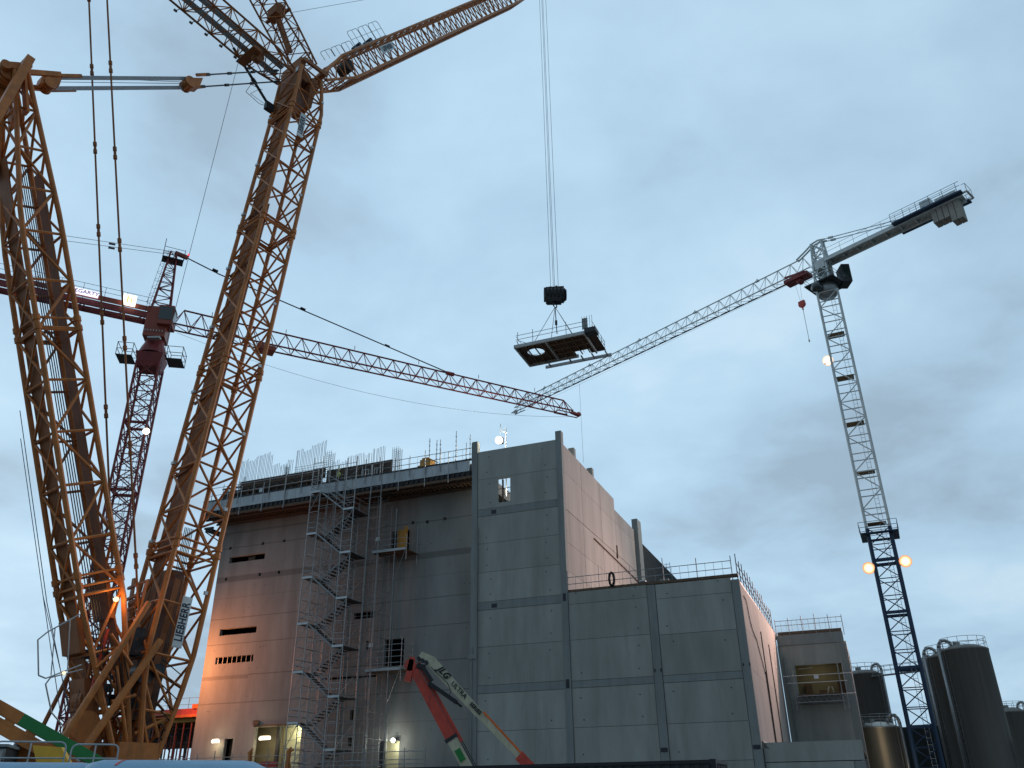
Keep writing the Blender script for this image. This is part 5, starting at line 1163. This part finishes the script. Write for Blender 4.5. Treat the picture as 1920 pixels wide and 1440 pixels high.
mb.tube(rm(-.2,0,1), rm(-.2,0,32), .02, 4); mb.tube(rm(.2,0,1), rm(.2,0,32), .02, 4); mb.build('ladder', 'red', rmast)
mb = MB(); mb.hexa([rm(-.8,-.8,32.9), rm(.8,-.8,32.9), rm(.8,.8,32.9), rm(-.8,.8,32.9), rm(-1.05,-1.05,34.1), rm(1.05,-1.05,34.1), rm(1.05,1.05,34.1), rm(-1.05,1.05,34.1)]); mb.lathe([(1.15,34.2),(1.0,34.7),(.75,35.3),(.7,36)], 16); mb.build('slewing_unit', 'red', RC)
for sx in (-1, 1):
    mb = MB()
    c = [rm(sx*1.3,-1.0,33.6), rm(sx*2.5,-1.0,33.6), rm(sx*2.5,.6,33.6), rm(sx*1.3,.6,33.6)]; mb.hexa(c+[(p[0],p[1],p[2]+.08) for p in c])
    for dz in (.55, 1.1):
        for i in range(4): a, b = c[i], c[(i+1) % 4]; mb.tube((a[0],a[1],33.65+dz), (b[0],b[1],33.65+dz), .028, 5)
    for a in c: mb.tube(a, (a[0],a[1],34.8), .028, 5)
    mb.build('side_platform', 'dark', RC)
mb = MB(); c = [rm(-.85,-.95,35.6), rm(.85,-.95,35.6), rm(.85,.7,35.6), rm(-.85,.7,35.6)]; mb.hexa(c+[(p[0],p[1],38.4) for p in c]); mb.build('turret', 'rred', RC)
mb = MB(); c = [rm(.15,-1.35,36.6), rm(1.3,-1.35,36.6), rm(1.3,.1,36.6), rm(.15,.1,36.6)]; mb.hexa(c+[(p[0],p[1],p[2]+1.75) for p in c]); cb = mb.build('operator_cab', 'rred', RC)
mb = MB(); c = [rm(.2,-1.38,37.0), rm(1.25,-1.38,37.0), rm(1.25,-1.355,37.0), rm(.2,-1.355,37.0)]; mb.hexa(c+[(p[0],p[1],p[2]+1.2) for p in c]); c = [rm(1.305,-1.3,37.0), rm(1.33,-1.3,37.0), rm(1.33,0,37.0), rm(1.305,0,37.0)]; mb.hexa(c+[(p[0],p[1],p[2]+1.2) for p in c]); mb.build('cab_window', 'glass', cb)
mb = MB(); mb.box(-.1,.9,-1.3,-.9,35.2,35.35)
for k in range(7): q = rm(-.7+.22*k,-1.0,36.1); mb.box(q[0]-.04,q[0]+.04,q[1]-.02,q[1]+.02,36.0,36.15)
mb.build('cab_fitting', 'galv', RC)
th = lattice(lambda f_: [rl(a*(.75-.5*f_)-.1+.1*f_, b*(.7-.45*f_), 38.2+6.2*f_) for a, b in ((-1,-1), (1,-1), (1,1), (-1,1))], 9, .075, .035, 'tower_head', RC, ('red','red'), 'Z', seg=1)
mb = MB(); 
for i in range(14): z = 39+.4*i; mb.tube((-1.0+.05*i,-.3,z), (-.6+.04*i,-.3,z), .016, 4); 
for i in range(6): 
    z = 39.4+.75*i; x = -1.15+.1*i; mb.path([(x+.1,-.3,z), (x-.25,-.15,z), (x-.25,.15,z), (x+.1,.3,z)], .016, 4)
mb.tube((-1.0,-.3,39), (-.3,-.3,44.6), .018, 4); mb.tube((-.6,-.3,39), (-.05,-.3,44.6), .018, 4); mb.tube((-1.4,0,39.4), (-.9,0,43.9), .016, 4); mb.build('caged_ladder', 'dark', RC)
mb = MB(); c = [rl(-.8,-.5,43.6), rl(.9,-.5,43.6), rl(.9,.5,43.6), rl(-.8,.5,43.6)]; mb.hexa(c+[(p[0],p[1],p[2]+.06) for p in c])
for i in range(4):
    a, b = c[i], c[(i+1) % 4]; mb.tube((a[0],a[1],44.6), (b[0],b[1],44.6), .025, 5); mb.tube((a[0],a[1],44.1), (b[0],b[1],44.1), .025, 5); mb.tube(a, (a[0],a[1],44.7), .025, 5)
mb.tube(rl(-.8,-.5,44.6), rl(-.8,-.5,45.4), .03, 5); mb.build('head_platform', 'dark', RC)
mb = MB(); mb.lathe([(.001,.1),(.09,.05),(.09,-.05),(.001,-.1)], 10); o = mb.build('beacon', 'e_red', RC); o.location = rl(1.2,-.4,44.4)
mb = MB(); mb.beam(rl(.1,0,44.5), rl(1.2,0,44.3), .3, .3); mb.build('tie_head', 'rred', RC)
Z0 = 37.8
rjib = trijib(RC, 'jib', rl, 1.0, 40.2, 27, 1.2, 1.75, 1.25, Z0-.5, .08, .04, 'red', 'red')
mb = MB(); mb.beam(rl(40.3,0,Z0-.4), rl(41.3,0,Z0-.6), .4, .2); mb.disc(rl(41.2,0,Z0-.5), rl(0,1,0), .25, .3, 12); mb.beam(rl(38.5,.4,Z0-.7), rl(41.3,.4,Z0-.7), .12, .06); mb.beam(rl(38.5,-.4,Z0-.7), rl(41.3,-.4,Z0-.7), .12, .06); mb.build('jib_end', 'red', rjib)
mb = MB()
for k in range(6): q = rl(4+6.4*k,0,Z0+1.3-.05*k); mb.tube(q, (q[0],q[1],q[2]+.4), .03, 5)
mb.disc(rl(26.5,0,Z0+.9), (rx_,ry_,0), .2, .8, 8); mb.build('rope_guide', 'red', rjib)
mb = MB(); mb.path([rl(1.1,0,44.3), rl(4,0,43.45), rl(26.2,0,Z0+1.0)], .055, 6)
for f_ in (.1,.42,.75): q = Vector(rl(1.1,0,44.3)).lerp(Vector(rl(26.2,0,Z0+1.0)), f_); mb.disc(q, Vector(rl(26.2,0,Z0+1))-Vector(rl(1.1,0,44.3)), .11, .5, 8)
mb.build('tie_bar', 'black', RC)
mb = MB(); pts = [];
for k in range(17): f_ = k/16; pts.append(rl(1.5+38.5*f_,0,Z0-1.0-8.0*f_*(1-f_)))
mb.path(pts, .014, 4); mb.build('slack_cable', 'rope', RC)
mb = MB(); c = [rl(8.0,-.6,Z0-1.0), rl(9.6,-.6,Z0-1.0), rl(9.6,.6,Z0-1.0), rl(8.0,.6,Z0-1.0)]; mb.hexa(c+[(p[0],p[1],p[2]+.4) for p in c]); mb.build('trolley', 'rred', RC)
# counter jib
mb = MB()
for v in (-.6,.6): mb.beam(rl(-.7,v,Z0-.3), rl(-16,v,Z0-.3), .16, .5)
for k in range(10): mb.beam(rl(-1.2-1.5*k,-.6,Z0-.4), rl(-1.2-1.5*k,.6,Z0-.4), .1, .2); mb.tube(rl(-1.2-1.5*k,-.6,Z0-.5), rl(-2.7-1.5*k,.6,Z0-.5), .04, 4)
co_ = mb.build('counter_jib', 'red', RC)
mb = MB(); mb.beam(rl(-.9,-.72,Z0+.25), rl(-16,-.72,Z0+.25), .06, .45); mb.build('side_board', 'rred', co_)
mb = MB()
for v in (-.85,.85):
    for dz in (.5,.95): mb.tube(rl(-1,v,Z0+.3+dz), rl(-16,v,Z0+.3+dz), .02, 4)
    for k in range(10): mb.tube(rl(-1.2-1.6*k,v,Z0), rl(-1.2-1.6*k,v,Z0+1.25), .02, 4)
mb.build('handrail', 'dark', co_)
mb = MB()
for v in (-.5,.5): mb.tube(rl(-.2,v*.5,44.4), rl(-14,v,41.0) if False else rl(-15.5,v,Z0+4.4), .022, 4); mb.disc(rl(-4.8,v*.65,43.6), (rx_,ry_,.1), .09, .5, 6)
mb.build('tie_bar', 'rope', RC)
def litsign(c, w, h, m1, txt, size, m2, name, bold, drop=0):
    mw = frame_mat(c, (rx_,ry_,0), (0,0,1)); mb = MB(); mb.box(-w/2,w/2,-h/2,h/2,-.12,0)
    for i, v in enumerate(mb.v): mb.v[i] = tuple(mw @ Vector(v))
    o = mb.build(name, m1, RC); lettering(txt, size, m2, o, mw @ Matrix.Translation((0,0,.012)), bold=bold)
litsign(rl(-5.85,-1.0,Z0+.33), 2.05, .5, 'e_sign', 'HEGARTY', .46, mat('sign_violet', (.10,.06,.35), .6), 'lit_sign', .008)
litsign(rl(-2.55,-1.05,Z0+.5), .98, .98, 'e_sq', 'h', 1.0, 'e_let', 'lit_sign', .02)
mb = MB(); q = rm(.95,-.9,27.2); mb.tube(rm(.75,-.75,26.8), q, .05, 5); mb.box(q[0]-.2,q[0]+.2,q[1]+.05,q[1]+.2,27.0,27.4); fl = mb.build('floodlight', 'dark', RC)
mb = MB(); mb.lathe([(.001,.27),(.19,.19),(.27,0),(.19,-.19),(.001,-.27)], 14); g_ = mb.build('lamp_glass_or_halo', 'e_wh', fl, True); g_.location = (q[0], q[1]-.05, 27.2)

# ------------------------------------------------------------------ silos
def silo(label, x, y, r, H, m='silo', dome=.35, pipes=1, side=-1, n=40, group='tall cylindrical tanks at the right'):
    T = thing('silo', label, 'tank', (x, y, 0), 0, group)
    mb = MB(); mb.lathe([(r,0),(r,H-.35),(r+.03,H-.33),(r+.03,H-.22),(r*.97,H-.15),(r*.6,H+dome*.6),(.01,H+dome)], n); o = mb.build('shell', m, T, True)
    mb = MB()
    for dz in (.55, 1.05):
        pts = [(r*.97*cos(2*pi*k/28), r*.97*sin(2*pi*k/28), H-.1+dz) for k in range(29)]; mb.path(pts, .025, 4)
    for k in range(14): a = 2*pi*k/14; mb.tube((r*.97*cos(a), r*.97*sin(a), H-.2), (r*.97*cos(a), r*.97*sin(a), H+.95), .025, 4)
    mb.build('railing', 'pipe', T)
    vx, vy = x/hypot(x,y), y/hypot(x,y)    # pipes climb the side seen from the yard
    for i in range(pipes):
        a = atan2(-vy, -vx) + side*(1.25+.28*i); px, py = (r+.22)*cos(a), (r+.22)*sin(a); mb = MB()
        mb.path([(px,py,0), (px,py,H+.1), (px*.97,py*.97,H+.5), (px*.86,py*.86,H+.8), (px*.68,py*.68,H+.85), (px*.5,py*.5,H+.6), (px*.45,py*.45,H+.1)], .15-.04*i, 10); mb.build('riser_pipe', 'pipe', T, True)
    a = atan2(-vy, -vx) + side*1.0; mb = MB()
    for da in (-.09, .09): mb.tube(((r+.16)*cos(a+da), (r+.16)*sin(a+da), 0), ((r+.16)*cos(a+da), (r+.16)*sin(a+da), H+.9), .022, 4)
    k = .4
    while k < H: mb.tube(((r+.16)*cos(a-.09), (r+.16)*sin(a-.09), k), ((r+.16)*cos(a+.09), (r+.16)*sin(a+.09), k), .014, 4); k += .6
    mb.build('ladder', 'pipe', T)
    mb = MB(); mb.lathe([(.35,H+dome-.2),(.35,H+dome+.25),(.01,H+dome+.28)], 14, cx=-r*.3); mb.build('manhole', 'pipe', T)
    return T
silo('biggest dark brown silo at the right edge of the picture', 47.0, 89.9, 2.25, 15.0, pipes=2)
silo('dark silo half hidden behind the left side of the biggest one', 47.6, 94.9, 2.2, 15.0, pipes=2)
silo('third silo of the right row, only its pale pipe side showing', 49.9, 101.0, 2.0, 15.0, pipes=1)
silo('dark silo standing alone between the annex block and the blue mast', 42.3, 105.6, 1.95, 14.6, pipes=1, side=1)
silo('shorter shiny stainless tank with warm reflections beside the annex block', 36.3, 89.6, 1.95, 7.6, 'ssteel', pipes=1, side=1)
silo('small dark silo at the far right edge', 62.2, 111.5, 1.7, 10.6, pipes=1, side=1)
T = thing('pipe_bridge', 'thin walkway bridge with rails linking the silo tops behind the blue mast', 'walkway')
mb = MB(); mb.beam((42.5,103.5,13.9), (46.5,98.8,13.9), .7, .12); mb.build('deck', 'pipe', T)
mb = MB()
for dz in (.5,1.0):
    for o_ in (-.3,.3): mb.tube((42.5+o_,103.5+o_,13.95+dz), (46.5+o_,98.8+o_,13.95+dz), .03, 4)
for k in range(9): f_ = k/8; mb.tube((42.5+4*f_,103.5-4.7*f_,13.9), (42.5+4*f_,103.5-4.7*f_,15), .03, 4)
mb.build('rail', 'pipe', T)
T = thing('warm_floodlight', 'hidden warm yard floodlight shining on the stainless tank', 'lamp', (34.4, 82.0, 0))
mb = MB(); mb.tube((0,0,0), (0,0,3.0), .06); mb.box(-.2,.2,-.15,.15,3.0,3.3); mb.build('stand', 'dark', T)
lampspot('lamp_glow', (0,.3,3.2), (1.9,7.6,6), 200, (1,.80,.52), .2, 80, T)
mb = MB(); mb.box(-2.2,2.4,-2,2,0,8.0); mb.box(2.4,3.6,-1,3,0,8.4); tag(mb.build('plant_room', 'clad'), 'dark plant room block at the foot of the blue crane mast', 'building', loc=(45.2,100.0,0), rotz=RB)
mb = MB(); mb.box(0,4,0,3,4.6,6.2); mb.box(.2,3.8,.2,2.8,4.3,4.6); mb.box(1,3,.5,2.5,0,4.3); tag(mb.build('filter_unit', 'pipe'), 'grey filter unit at the far right behind the biggest silo', 'machine', loc=(49.3,86.9,0), rotz=radians(-28))

# ------------------------------------------------------------------ boom lift
BL = thing('boom_lift', 'articulated boom lift with red lower boom and cream upper boom, folded at the elbow', 'boom lift', (-1.5, 45, 0), 0)
def bl(x, y, z): return (x+1.5, y-45, z)
e0 = Vector(bl(-5.35,44.7,7.75)); r1 = Vector(bl(-3.3,44.9,4.35)); b1 = Vector(bl(-1.2,45.1,.9))
mb = MB(); mb.beam(e0, r1, .46, .42, up=(0,1,0), w2=.54, h2=.42); mb.build('lower_boom', 'pred', BL)
dd = (r1-e0).normalized(); sd2 = Vector((dd.z,0,-dd.x))
if sd2.x < 0: sd2 = -sd2
mb = MB(); mb.beam(e0+sd2*.36, r1+sd2*.38+dd*.45, .17, .20, up=(0,1,0)); mb.build('hose_guard', 'pred', BL)
mb = MB(); mb.beam(e0+sd2*.3+Vector((0,-.05,0)), r1+sd2*.3, .3, .06, up=(0,1,0)); mb.build('hose_tray', 'galv', BL)
mb = MB(); mb.beam(r1-dd*.05, r1+dd*.12, .66, .48, up=(0,1,0)); mb.build('boom_collar', 'dark', BL)
mb = MB(); mb.beam(r1+dd*.1, b1, .5, .4, up=(0,1,0)); mb.build('inner_boom', 'cream', BL)
mb = MB(); q = r1+dd*.95+Vector((0,-.225,0)); mb.beam(q-dd*.3, q+dd*.3, .3, .04, up=(0,1,0)); mb.build('decal', 'green', BL)
mb = MB(); 
for o_ in (.34,.42): mb.tube(r1+sd2*o_, b1+sd2*(o_-.05), .02, 5)
mb.build('hose', 'rubber', BL)
mb = MB(); mb.disc(e0+Vector((-.1,0,.05)), (0,1,0), .3, .5, 18); mb.beam(Vector(bl(-5.55,44.7,7.0)), Vector(bl(-5.35,44.7,8.2)), .34, .5, up=(0,1,0), w2=.24); mb.build('elbow_casting', 'pred', BL)
u0 = Vector(bl(-4.95,44.75,8.35)); uk = Vector(bl(-4.3,44.75,7.95)); u1 = Vector(bl(.1,44.9,3.5)); u2 = Vector(bl(.95,44.95,2.65))
mb = MB(); mb.beam(u0, uk, .3, .42, up=(0,1,0), w2=.52); mb.beam(uk+Vector((-.08,0,.03)), Vector(bl(-1.9,44.8,5.45)), .54, .42, up=(0,1,0), w2=.42); mb.beam(Vector(bl(-1.92,44.8,5.47)), u1, .38, .38, up=(0,1,0), w2=.32); mb.build('upper_boom', 'cream', BL)
ud = (u1-uk).normalized(); un = Vector((-ud.z,0,ud.x)); 
if un.z < 0: un = -un
mb = MB(); a_ = Vector(bl(-1.8,44.8,5.37))+un*.2; mb.beam(a_, u1+un*.15, .1, .40, up=(0,1,0)); mb.build('boom_stripe', 'orange', BL)
mb = MB(); mb.beam(u1, u2+(u2-u1)*.6, .5, .46, up=(0,1,0)); mb.build('boom_end', 'pred', BL)
mb = MB(); mb.beam(Vector(bl(-4.75,44.5,7.65)), Vector(bl(-4.3,44.5,7.0)), .2, .28, up=(0,1,0)); mb.beam(Vector(bl(-5.1,44.5,7.75)), Vector(bl(-4.65,44.5,7.7)), .2, .16, up=(0,1,0)); mb.beam(Vector(bl(-4.45,44.5,6.9)), Vector(bl(-3.0,44.5,5.95)), .2, .26, up=(0,1,0)); mb.tube(bl(-3.0,44.5,5.95), bl(-2.75,44.5,5.75), .06, 8); mb.build('lift_cylinder', 'black', BL)
mb = MB(); 
for k in range(3): mb.disc(bl(-5.0+.2*k,44.45,8.1-.1*k), (0,1,0), .1, .3, 10)
mb.path([bl(-4.4,44.45,7.7), bl(-3.5,44.45,6.9), bl(-3.3,44.45,6.5), bl(-3.4,44.45,6.3)], .02, 5); mb.build('elbow_linkage', 'dark', BL)
mb = MB(); mb.box(-.4,2.6,-1.2,1.2,.5,1.3); mb.build('chassis', 'pred', BL)
for sx in (0,2.2):
    for sy in (-1.3,1.0): mb = MB(); mb.disc((sx,sy+.15,.45), (0,1,0), .45, .35, 20); mb.build('wheel', 'rubber', BL)
tm = frame_mat(Vector(bl(-3.72,44.5,7.42)), ud, un)
lettering('JLG', .44, 'black', BL, tm @ Matrix.Translation((0,0,.0)), shear=.35, bold=.02)
tm = frame_mat(Vector(bl(-2.9,44.5,6.55)), ud, un); lettering('ULTRA', .33, 'black', BL, tm, bold=.006)
tm = frame_mat(Vector(bl(-2.05,44.5,5.66)), ud, un); lettering('SERIES', .25, 'black', BL, tm, bold=.012)

# ------------------------------------------------------------------ site containers, near the bottom edge
def container(label, x0, x1, y0, y1):
    T = thing('site_container', label, 'container', KB, RB, 'black site containers')
    H_ = 2.6; mb = MB(); mb.box(x0+.06,x1-.06,y0+.06,y1-.06,.15,H_-.05); n = int((x1-x0)/.3)
    for k in range(n): mb.box(x0+.1+.3*k, x0+.25+.3*k, y0+.02, y0+.08, .2, H_-.12)
    n = int((y1-y0)/.3)
    for k in range(n): mb.box(x1-.08, x1-.02, y0+.1+.3*k, y0+.25+.3*k, .2, H_-.12)
    mb.build('shell', 'container', T)
    mb = MB(); mb.box(x0,x1,y0,y0+.08,H_-.1,H_); mb.box(x1-.08,x1,y0,y1,H_-.1,H_); mb.box(x0,x1,y0,y0+.08,.05,.2); mb.box(x1-.14,x1,y0-.01,y0+.14,.0,H_+.01); mb.box(x0,x0+.14,y0-.01,y0+.14,.0,H_+.01)
    mb.box(x1-.18,x1+.005,y0-.015,y0+.17,H_-.14,H_+.015); mb.build('frame', 'black', T)
container('black corrugated site container, right one with its corner showing', 4.9, 16.75, -35.8, -33.36)
container('black corrugated site container left of the other, barely rising into the picture', -7.2, 4.78, -35.9, -33.46)

# ------------------------------------------------------------------ pale blue pipes on the ground at the left
def bigpipe(label, x0, y0, x1, y1, r, zc_, stripe, right_round=True):
    T = thing('shrouded_vessel', label, 'tank', (x0,y0,0), atan2(y1-y0, x1-x0), 'pale blue covered vessels')
    Ln = hypot(x1-x0, y1-y0); mb = MB(); prof = [(r*.55,0),(r*.8,.05),(r*.93,.18),(r,.45),(r,Ln-.7)]
    prof += [(r*.97,Ln-.45),(r*.85,Ln-.18),(r*.6,Ln-.03),(.01,Ln)] if right_round else [(r,Ln),(.01,Ln)]
    mb.lathe(prof, 40, ax='x', cx=0, cy=zc_); mb.build('shell', 'frp', T, True)
    mb = MB(); mb.lathe([(r*.55,.0),(r*.54,.02),(.01,.03)], 32, ax='x', cx=0, cy=zc_); mb.build('open_end_shade', 'frpd', T, True)  # dark disc paints the shade inside the open end
    mb = MB()
    for k in range(14):
        a = radians(60+6*k); a2 = radians(60+6*(k+1)); f0 = stripe+.05*k; f1_ = stripe+.05*(k+1); rr = r+.006
        mb.quad([(f0,-rr*cos(a),zc_+rr*sin(a)), (f0+.06,-rr*cos(a),zc_+rr*sin(a)), (f1_+.06,-rr*cos(a2),zc_+rr*sin(a2)), (f1_,-rr*cos(a2),zc_+rr*sin(a2))])
    mb.build('stripe', 'pred', T)
    mb = MB(); mb.box(.4,.7,-r*.8,r*.8,0,zc_-r*.6); mb.box(Ln-1.0,Ln-.7,-r*.8,r*.8,0,zc_-r*.6); mb.build('cradle', 'dtimber', T)
bigpipe('long pale blue covered vessel with round right end, before the boom foot', -9.45, 19.6, -5.75, 21.35, .95, 1.56, .65)
bigpipe('pale blue covered vessel with a red stripe at the lower left corner', -12.9, 18.3, -9.0, 20.35, .92, 1.55, 1.6)
bigpipe('pale blue covered vessel partly hidden behind the other two', -12.2, 20.0, -7.2, 22.2, .9, 1.55, 9) if False else None

# grey pedestrian barriers behind them
def barrier(label, p0, p1, z0, z1):
    T = thing('pedestrian_barrier', label, 'barrier', (p0[0],p0[1],0), atan2(p1[1]-p0[1], p1[0]-p0[0]), 'grey tube barriers')
    Ln = hypot(p1[0]-p0[0], p1[1]-p0[1]); c = .12; mb = MB(); mb.path([(0,0,0), (0,0,z1-c), (c*.3,0,z1-c*.3), (c,0,z1), (Ln-c,0,z1), (Ln-c*.3,0,z1-c*.3), (Ln,0,z1-c), (Ln,0,0)], .022, 6); mb.build('frame', 'galv', T)
    mb = MB(); mb.tube((0,0,z0), (Ln,0,z0), .018, 5); mb.tube((Ln*.5,0,z0-.9), (Ln*.5,0,z1), .018, 5); mb.build('infill', 'galv', T)
barrier('grey tube barrier with rounded corners at the lower left', (-12.1,20.75), (-10.75,21.4), 2.62, 2.97)
barrier('shorter grey tube barrier right of the other, before the boom foot', (-10.66,21.5), (-9.72,21.93), 2.62, 2.93)
mb = MB(); mb.box(-.5,5,-.3,1.8,2.5,2.56); mb.box(-.5,5,1.7,1.8,0,2.5); mb.box(-.5,-.4,-.3,1.8,0,2.5); mb.box(4.9,5,-.3,1.8,0,2.5)
o = tag(mb.build('loading_ramp', 'galv'), 'low steel ramp deck carrying the grey barriers', 'ramp', loc=(-12.6,20.9,-.35), rotz=atan2(.65,1.35))
# grey cabin, sign
T = thing('site_cabin', 'weathered grey site cabin at the lower left edge', 'cabin', (-15.3,23.9,0), radians(20))
mb = MB(); mb.box(-1,1.5,0,2.4,0,3.05); mb.build('body', 'dark', T)
mb = MB(); mb.box(-1,1.5,-.04,0,1.5,3.0); mb.box(-1.05,1.55,-.08,2.45,3.05,3.12); mb.build('cladding', 'column', T)
for k in range(3): mb = MB(); mb.box(-1,1.5,-.06,-.04,2.0+.35*k,2.03+.35*k); mb.build('seam', 'dark', T)
mb = MB(); mb.box(1.15,1.45,-.09,-.045,1.5,2.95); mb.build('door_jamb', 'flank', T)
T = thing('warning_board', 'red and white chevron board at the left edge', 'sign', (-12.75,21.2,0), radians(30))
mb = MB(); mb.box(-.25,.28,0,.03,2.55,3.45); mb.build('board', 'white', T)
mb = MB()
for k in range(3): z = 2.62+.3*k; mb.quad([(-.25,-.005,z), (.28,-.005,z+.16), (.28,-.005,z+.32), (-.25,-.005,z+.16)])
mb.build('chevron', 'red', T)
mb = MB(); mb.tube((0,.05,0), (0,.05,2.6), .03); mb.build('post', 'dark', T)

# telescopic boom at the lower left
TC = thing('mobile_crane_boom', 'yellow and green telescopic crane boom slanting down at the lower left', 'mobile crane', (-14.5, 26.2, 0))
def tl(f_, off=0.0, dy_=0): return (-.73+2.45*f_, -.35+1.27*f_+dy_, 4.22-1.38*f_+off)
mb = MB(); mb.beam(tl(-1.6,.0), tl(.24,0), .5, .32); mb.build('upper_boom', 'yellow', TC)
mb = MB(); mb.beam(tl(.24,0), tl(1.25,0), .5, .32); mb.build('boom_sleeve', 'green', TC)
mb = MB(); mb.beam(tl(-1.6,-.42), tl(1.1,-.46), .44, .36); mb.build('lower_boom', 'yellow', TC)
for k in range(6): mb = MB(); mb.beam(tl(-.1+.22*k,-.2,-.2), tl(.0+.22*k,-.2,-.2), .1, .16); mb.build('spacer', 'yellow', TC)
mb = MB(); mb.hexa([tl(.55,-.7), tl(1.0,-.8), tl(1.0,-.8,.4), tl(.55,-.7,.4), tl(.5,-.62), tl(1.05,-.3), tl(1.05,-.3,.4), tl(.5,-.62,.4)]); mb.hexa([(.0,.2,.8), (1.3,.4,.8), (1.3,.9,.8), (.0,.7,.8), (-.1,.1,3.3), (1.3,.3,2.5), (1.3,.8,2.5), (-.1,.6,3.3)]); mb.build('boom_bracket', 'yellow', TC)
mb = MB(); mb.hexa([(1.3,-.95,2.2), (2.15,-.5,2.2), (2.15,-.3,2.2), (1.3,-.75,2.2), (.95,-1.12,3.12), (1.6,-.8,3.08), (1.6,-.6,3.08), (.95,-.9,3.12)]); mb.build('slew_plate', 'byellow', TC)
mb = MB(); mb.tube((-.9,0,1.2), (-.1,.1,3.4), .09, 10); mb.tube((-.3,.2,1.2), (.6,.3,3.1), .09, 10); mb.build('lift_cylinder', 'galv', TC)
mb = MB(); mb.box(-1.5,3.0,.2,1.6,.8,1.6); mb.build('chassis', 'byellow', TC)
for x in (-1,.5,2.2): mb = MB(); mb.disc((x,.3,.55), (0,1,0), .55, .4, 22); mb.build('wheel', 'rubber', TC)

print('objects', len(bpy.data.objects))
